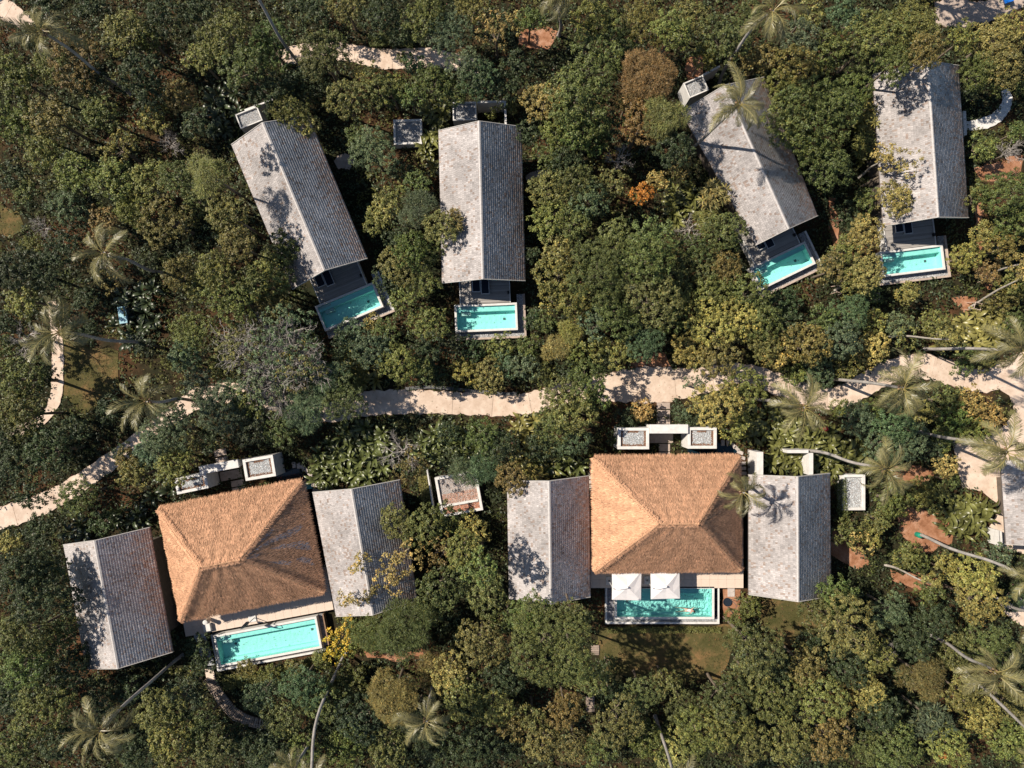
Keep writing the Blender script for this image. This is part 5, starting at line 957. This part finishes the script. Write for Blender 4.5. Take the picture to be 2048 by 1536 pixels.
# ------------------------------------------------------------------ broad-leaved plants (gingers, heliconias)
def bigleaf(L, w, seed, bend=1.0):
    g = random.Random(seed); V = []; n = 7; x = z = 0; a = R(g.uniform(55, 70))
    for i in range(n + 1):
        t = i / n; ww = w * (math.sin(math.pi * min(1, t * .93 + .05)) ** .7) if t > .12 else .012
        if i == n: ww = .006
        V += [(x, -ww, z + ww * .35), (x, 0, z), (x, ww, z + ww * .35)]; a -= R(17) * bend * (.4 + t); x += math.cos(a) * L / n; z += math.sin(a) * L / n
    F = []; 
    for i in range(n): k = i * 3; F += [(k, k + 3, k + 4, k + 1), (k + 1, k + 4, k + 5, k + 2)]
    c = []
    for f in F: v = g.uniform(.85, 1.15); c.append((v, v, v))
    return npmesh('leaf', V, F, c, M['bigleaf'], True)
BL = [bigleaf(1.25, .13, 1), bigleaf(1.5, .15, 2, .9), bigleaf(1.05, .12, 3, 1.2), bigleaf(1.35, .17, 4, 1.05)]
BEDS = [ # label, polygon px, spacing m, colour, n leaves, height, lean
 ('broad-leaved plant in the bed between the middle path and the tilted villa', [(640, 880), (700, 850), (760, 850), (790, 880), (770, 960), (720, 985), (640, 980), (620, 930)], 1.15, 'G', 10, .8),
 ('broad-leaved plant in the bed between bare tree and gravel garden', [(840, 860), (930, 850), (990, 860), (960, 930), (880, 940), (840, 910)], 1.15, 'G', 10, .8),
 ('broad-leaved plant left of the leafy trees at the widest path bend', [(1030, 840), (1085, 830), (1080, 900), (1130, 920), (1120, 945), (1050, 940), (1020, 900)], 1.15, 'Y', 10, .8),
 ('glossy broad-leaved plant in the big bed below the right path', [(1500, 820), (1580, 830), (1660, 860), (1720, 880), (1740, 930), (1680, 945), (1630, 950), (1540, 890), (1500, 880), (1450, 880), (1450, 860)], 1.1, 'O', 11, .9),
 ('broad-leaved plant inside the white courtyard of the right wing', [(1532, 908), (1612, 912), (1606, 945), (1532, 945)], 1.0, 'O', 12, .9),
 ('yellow-green broad-leaved plant above the right path crest', [(1860, 655), (1920, 640), (1990, 620), (2048, 640), (2040, 680), (1960, 690), (1880, 688)], 1.0, 'Y', 12, .9),
 ('tall broad-leaved plant between the shaded gravel box and the upright bungalow', [(840, 200), (905, 190), (900, 240), (868, 300), (862, 350), (840, 330), (850, 270)], 1.2, 'O', 12, 1.1),
 ('dark broad-leaved plant behind the tilted upper left bungalow', [(410, 180), (470, 170), (480, 210), (460, 260), (420, 260)], 1.3, 'K', 11, 1.0),
 ('dark broad-leaved plant round the pale blue box', [(225, 580), (300, 570), (310, 650), (280, 700), (220, 680), (225, 640)], 1.4, 'K', 10, .9),
 ('broad-leaved plant left of the palm-shadowed bungalow', [(1335, 380), (1380, 370), (1400, 420), (1370, 450), (1330, 430)], 1.1, 'O', 11, .8),
 ('yellow tipped broad-leaved plant below the tilted upper left pool', [(690, 690), (730, 720), (770, 750), (740, 775), (700, 765), (670, 730)], 1.1, 'Y', 11, .8),
 ('broad-leaved plant left of the far right bungalow roof', [(1725, 190), (1752, 170), (1748, 300), (1728, 320)], 1.1, 'O', 11, 1.3),
 ('broad-leaved plant in the bed left of the pale house', [(1900, 1010), (1950, 995), (1992, 1010), (1985, 1050), (1940, 1075), (1895, 1060)], 1.0, 'O', 12, .9),
 ('dark broad-leaved plant above the leftmost shingle wing', [(110, 1050), (200, 1040), (260, 1010), (300, 1010), (290, 1045), (200, 1065), (120, 1080)], 1.3, 'K', 10, .8),
 ('broad-leaved plant above the left wing of the straight thatch', [(1060, 900), (1130, 900), (1170, 920), (1170, 942), (1080, 945)], 1.15, 'G', 11, .8),
 ('shaded broad-leaved plant left of the tilted gravel boxes', [(270, 975), (345, 950), (350, 990), (300, 1005)], 1.3, 'K', 10, .7),
]
def inpoly(x, y, poly):
    x = np.asarray(x); y = np.asarray(y); ins = np.zeros(x.shape, bool); n = len(poly)
    for i in range(n):
        x0, y0 = poly[i]; x1, y1 = poly[(i + 1) % n]
        if y0 == y1: continue
        c = ((y0 > y) != (y1 > y)) & (x < (x1 - x0) * (y - y0) / (y1 - y0) + x0); ins ^= c
    return ins
for lb, poly, sp, col, nl, hh in BEDS:
    xs = [p[0] for p in poly]; ys = [p[1] for p in poly]; step = sp / K; y = min(ys) + step / 2; row = 0
    while y < max(ys):
        x = min(xs) + (step / 2 if row % 2 else 0)
        while x < max(xs):
            X, Y = x + random.uniform(-.3, .3) * step, y + random.uniform(-.3, .3) * step
            if inpoly([X], [Y], poly)[0]:
                p = W(X, Y, hh + .3); fx, fy = (X - min(xs)) / (max(xs) - min(xs)), (Y - min(ys)) / (max(ys) - min(ys))
                vz = 'top' if fy < .25 else 'upper' if fy < .5 else 'lower' if fy < .75 else 'bottom'; hz = 'far left' if fx < .2 else 'left' if fx < .4 else 'middle' if fx < .6 else 'right' if fx < .8 else 'far right'
                r = empty('broad_leaved_plant', (p.x, p.y, 0), 0, lb.replace('broad-leaved plant', 'broad-leaved plant (' + vz + ' ' + hz + ')').replace('in the bed ', ''), 'plant', lb.replace('plant', 'plants')); c = COL[col]; v = random.uniform(.85, 1.35)
                off = random.uniform(0, 6.28)
                for k in range(nl):
                    a = off + k * 2.39996; t = k / nl
                    obj('leaf', BL[random.randint(0, 3)], r, loc=(.05 * math.cos(a), .05 * math.sin(a), hh * random.uniform(.15, .8)), rot=(random.uniform(-.3, .3), random.uniform(-.45, .35), a), scale=random.uniform(.75, 1.15), color=tuple(q_ * v for q_ in c))
            x += step
        y += step * .87; row += 1

# ------------------------------------------------------------------ undergrowth: nobody could count it
def clumps(P, h, rad, k, ll, lw, colr, name, mat_='leaf'):
    n = len(P); ci = np.repeat(np.arange(n), k); m_ = len(ci); d = unit(rng.normal(0, 1, (m_, 3)) + np.array([0, 0, 1.0])); d[:, 2] = np.abs(d[:, 2])
    Q = np.concatenate([P, np.zeros((n, 1))], 1)[ci] + d * np.stack([rad[ci], rad[ci], h[ci]], 1) * rng.uniform(.5, 1.0, (m_, 1)); Nn = unit(d * .6 + rng.normal(0, .5, (m_, 3)) + np.array([0, 0, .6]))
    T = unit(rng.normal(0, 1, (m_, 3)) + d); c = colr[ci] * rng.uniform(.65, 1.4, (m_, 1)); V_me = leaves_mesh(Q, Nn, T, ll * rng.uniform(.6, 1.4, (m_, 1)), lw * rng.uniform(.6, 1.4, (m_, 1)), c, name)
    return V_me
xx, yy = np.meshgrid(np.arange(-58, 58, .56), np.arange(-44, 44, .56)); P = np.stack([xx.ravel(), yy.ravel()], 1) + rng.uniform(-.3, .3, (xx.size, 2))
pxx = 1024 + P[:, 0] / K; pyy = 768 - P[:, 1] / K; keep = np.ones(len(P), bool); lawnmask = np.zeros(len(P), bool)
for poly, grow in EXCL:
    c = np.mean(np.array(poly), 0); pp = [(c[0] + (x - c[0]) * (1 + grow / 120), c[1] + (y - c[1]) * (1 + grow / 120)) for x, y in poly] if len(poly) < 12 else poly
    keep &= ~inpoly(pxx, pyy, pp)
f = np.sin(P[:, 0] * .31 + 1.3 * np.sin(P[:, 1] * .23)) + np.sin(P[:, 1] * .27 + 1.1 * np.sin(P[:, 0] * .19) + 2); f2 = np.sin(P[:, 0] * .9 + P[:, 1] * .7) + np.sin(P[:, 1] * 1.1 - P[:, 0] * .4)
gaps = (f > 1.5) & (rng.random(len(P)) < .4); keep &= ~gaps; P = P[keep]; f = f[keep]; f2 = f2[keep]
cols = np.array([COL['G'], COL['O'], COL['K'], COL['B'], COL['T']]); idx = np.clip(((f + 2) / 4 * 5 + rng.normal(0, .8, len(P))).astype(int), 0, 4); cr = cols[np.array([2, 0, 2, 4, 1])[idx]] * 0.8
h_ = .25 + .35 * (f2 + 2) / 4 + rng.uniform(0, .35, len(P)); me = clumps(P, h_, rng.uniform(.3, .55, len(P)), 13, .24, .07, cr, 'undergrowth')
tag(obj('undergrowth', me, color=(1, 1, 1)), 'mixed low undergrowth covering the ground between the trees', 'undergrowth', kind='stuff')
# grass tufts on the lawns
G = []
for poly in ([(1195, 1255), (1480, 1250), (1470, 1290), (1440, 1360), (1300, 1365), (1200, 1340)], [(1525, 1195), (1650, 1195), (1660, 1270), (1560, 1290), (1520, 1240)], [(128, 680), (240, 700), (235, 770), (200, 810), (170, 830), (130, 790)], [(0, 412), (38, 425), (48, 458), (20, 478), (0, 470)]):
    xs = [p[0] for p in poly]; ys = [p[1] for p in poly]; n = int((max(xs) - min(xs)) * (max(ys) - min(ys)) * K * K * 60); x = rng.uniform(min(xs), max(xs), n); y = rng.uniform(min(ys), max(ys), n); k_ = inpoly(x, y, poly); G.append(np.stack([(x[k_] - 1024) * K, -(y[k_] - 768) * K], 1))
G = np.concatenate(G); fg = np.sin(G[:, 0] * 1.3) + np.sin(G[:, 1] * 1.7 + G[:, 0] * .6); k_ = rng.random(len(G)) < .55 + .2 * fg; G = G[k_]
me = clumps(G, np.full(len(G), .06), np.full(len(G), .09), 4, .09, .014, np.ones((len(G), 3)) * np.array((.09, .085, .03)), 'grass'); tag(obj('grass', me, color=(1, 1, 1)), 'short worn grass on the lawns', 'grass', kind='stuff')
# fallen leaves and light debris on soil and paths
n = 14000; x = rng.uniform(-50, 50, n); y = rng.uniform(-38, 38, n); Q = np.stack([x, y, np.full(n, .1)], 1)
me = leaves_mesh(Q, unit(rng.normal(0, .25, (n, 3)) + np.array([0, 0, 1.0])), unit(rng.normal(0, 1, (n, 3))), rng.uniform(.06, .14, (n, 1)), rng.uniform(.02, .04, (n, 1)), rng.uniform(.5, 1.4, (n, 3)) * np.array((.30, .19, .10)), 'leaf_litter'); tag(obj('leaf_litter', me, color=(1, 1, 1)), 'fallen brown leaves scattered on the ground', 'leaf litter', kind='stuff')
# forest going on outside the picture
pts = []
for i in range(900):
    x = random.uniform(-95, 95); y = random.uniform(-80, 80)
    if (abs(x) > 55 or abs(y) > 42) : pts.append((x, y))
pts = np.array(pts); hs = np.random.default_rng(3).uniform(2.5, 6.5, len(pts)); k = 120; ci = np.repeat(np.arange(len(pts)), k); m_ = len(ci); d = unit(rng.normal(0, 1, (m_, 3))); d[:, 2] = np.abs(d[:, 2])
rad = np.random.default_rng(4).uniform(1.6, 3.4, len(pts)); Q = np.concatenate([pts, (hs * .6)[:, None]], 1)[ci] + d * np.stack([rad[ci], rad[ci], rad[ci] * .8], 1); cr = cols[np.random.default_rng(5).integers(0, 5, len(pts))][ci] * rng.uniform(.7, 1.3, (m_, 1))
me = leaves_mesh(Q, unit(d + rng.normal(0, .3, (m_, 3))), unit(rng.normal(0, 1, (m_, 3))), rng.uniform(.45, .85, (m_, 1)), rng.uniform(.16, .3, (m_, 1)), cr, 'outer_forest'); tag(obj('outer_forest', me, color=(1, 1, 1)), 'mass of forest canopy beyond the resort garden', 'forest', kind='stuff')
print('objects', len(bpy.data.objects), 'trees', NT)
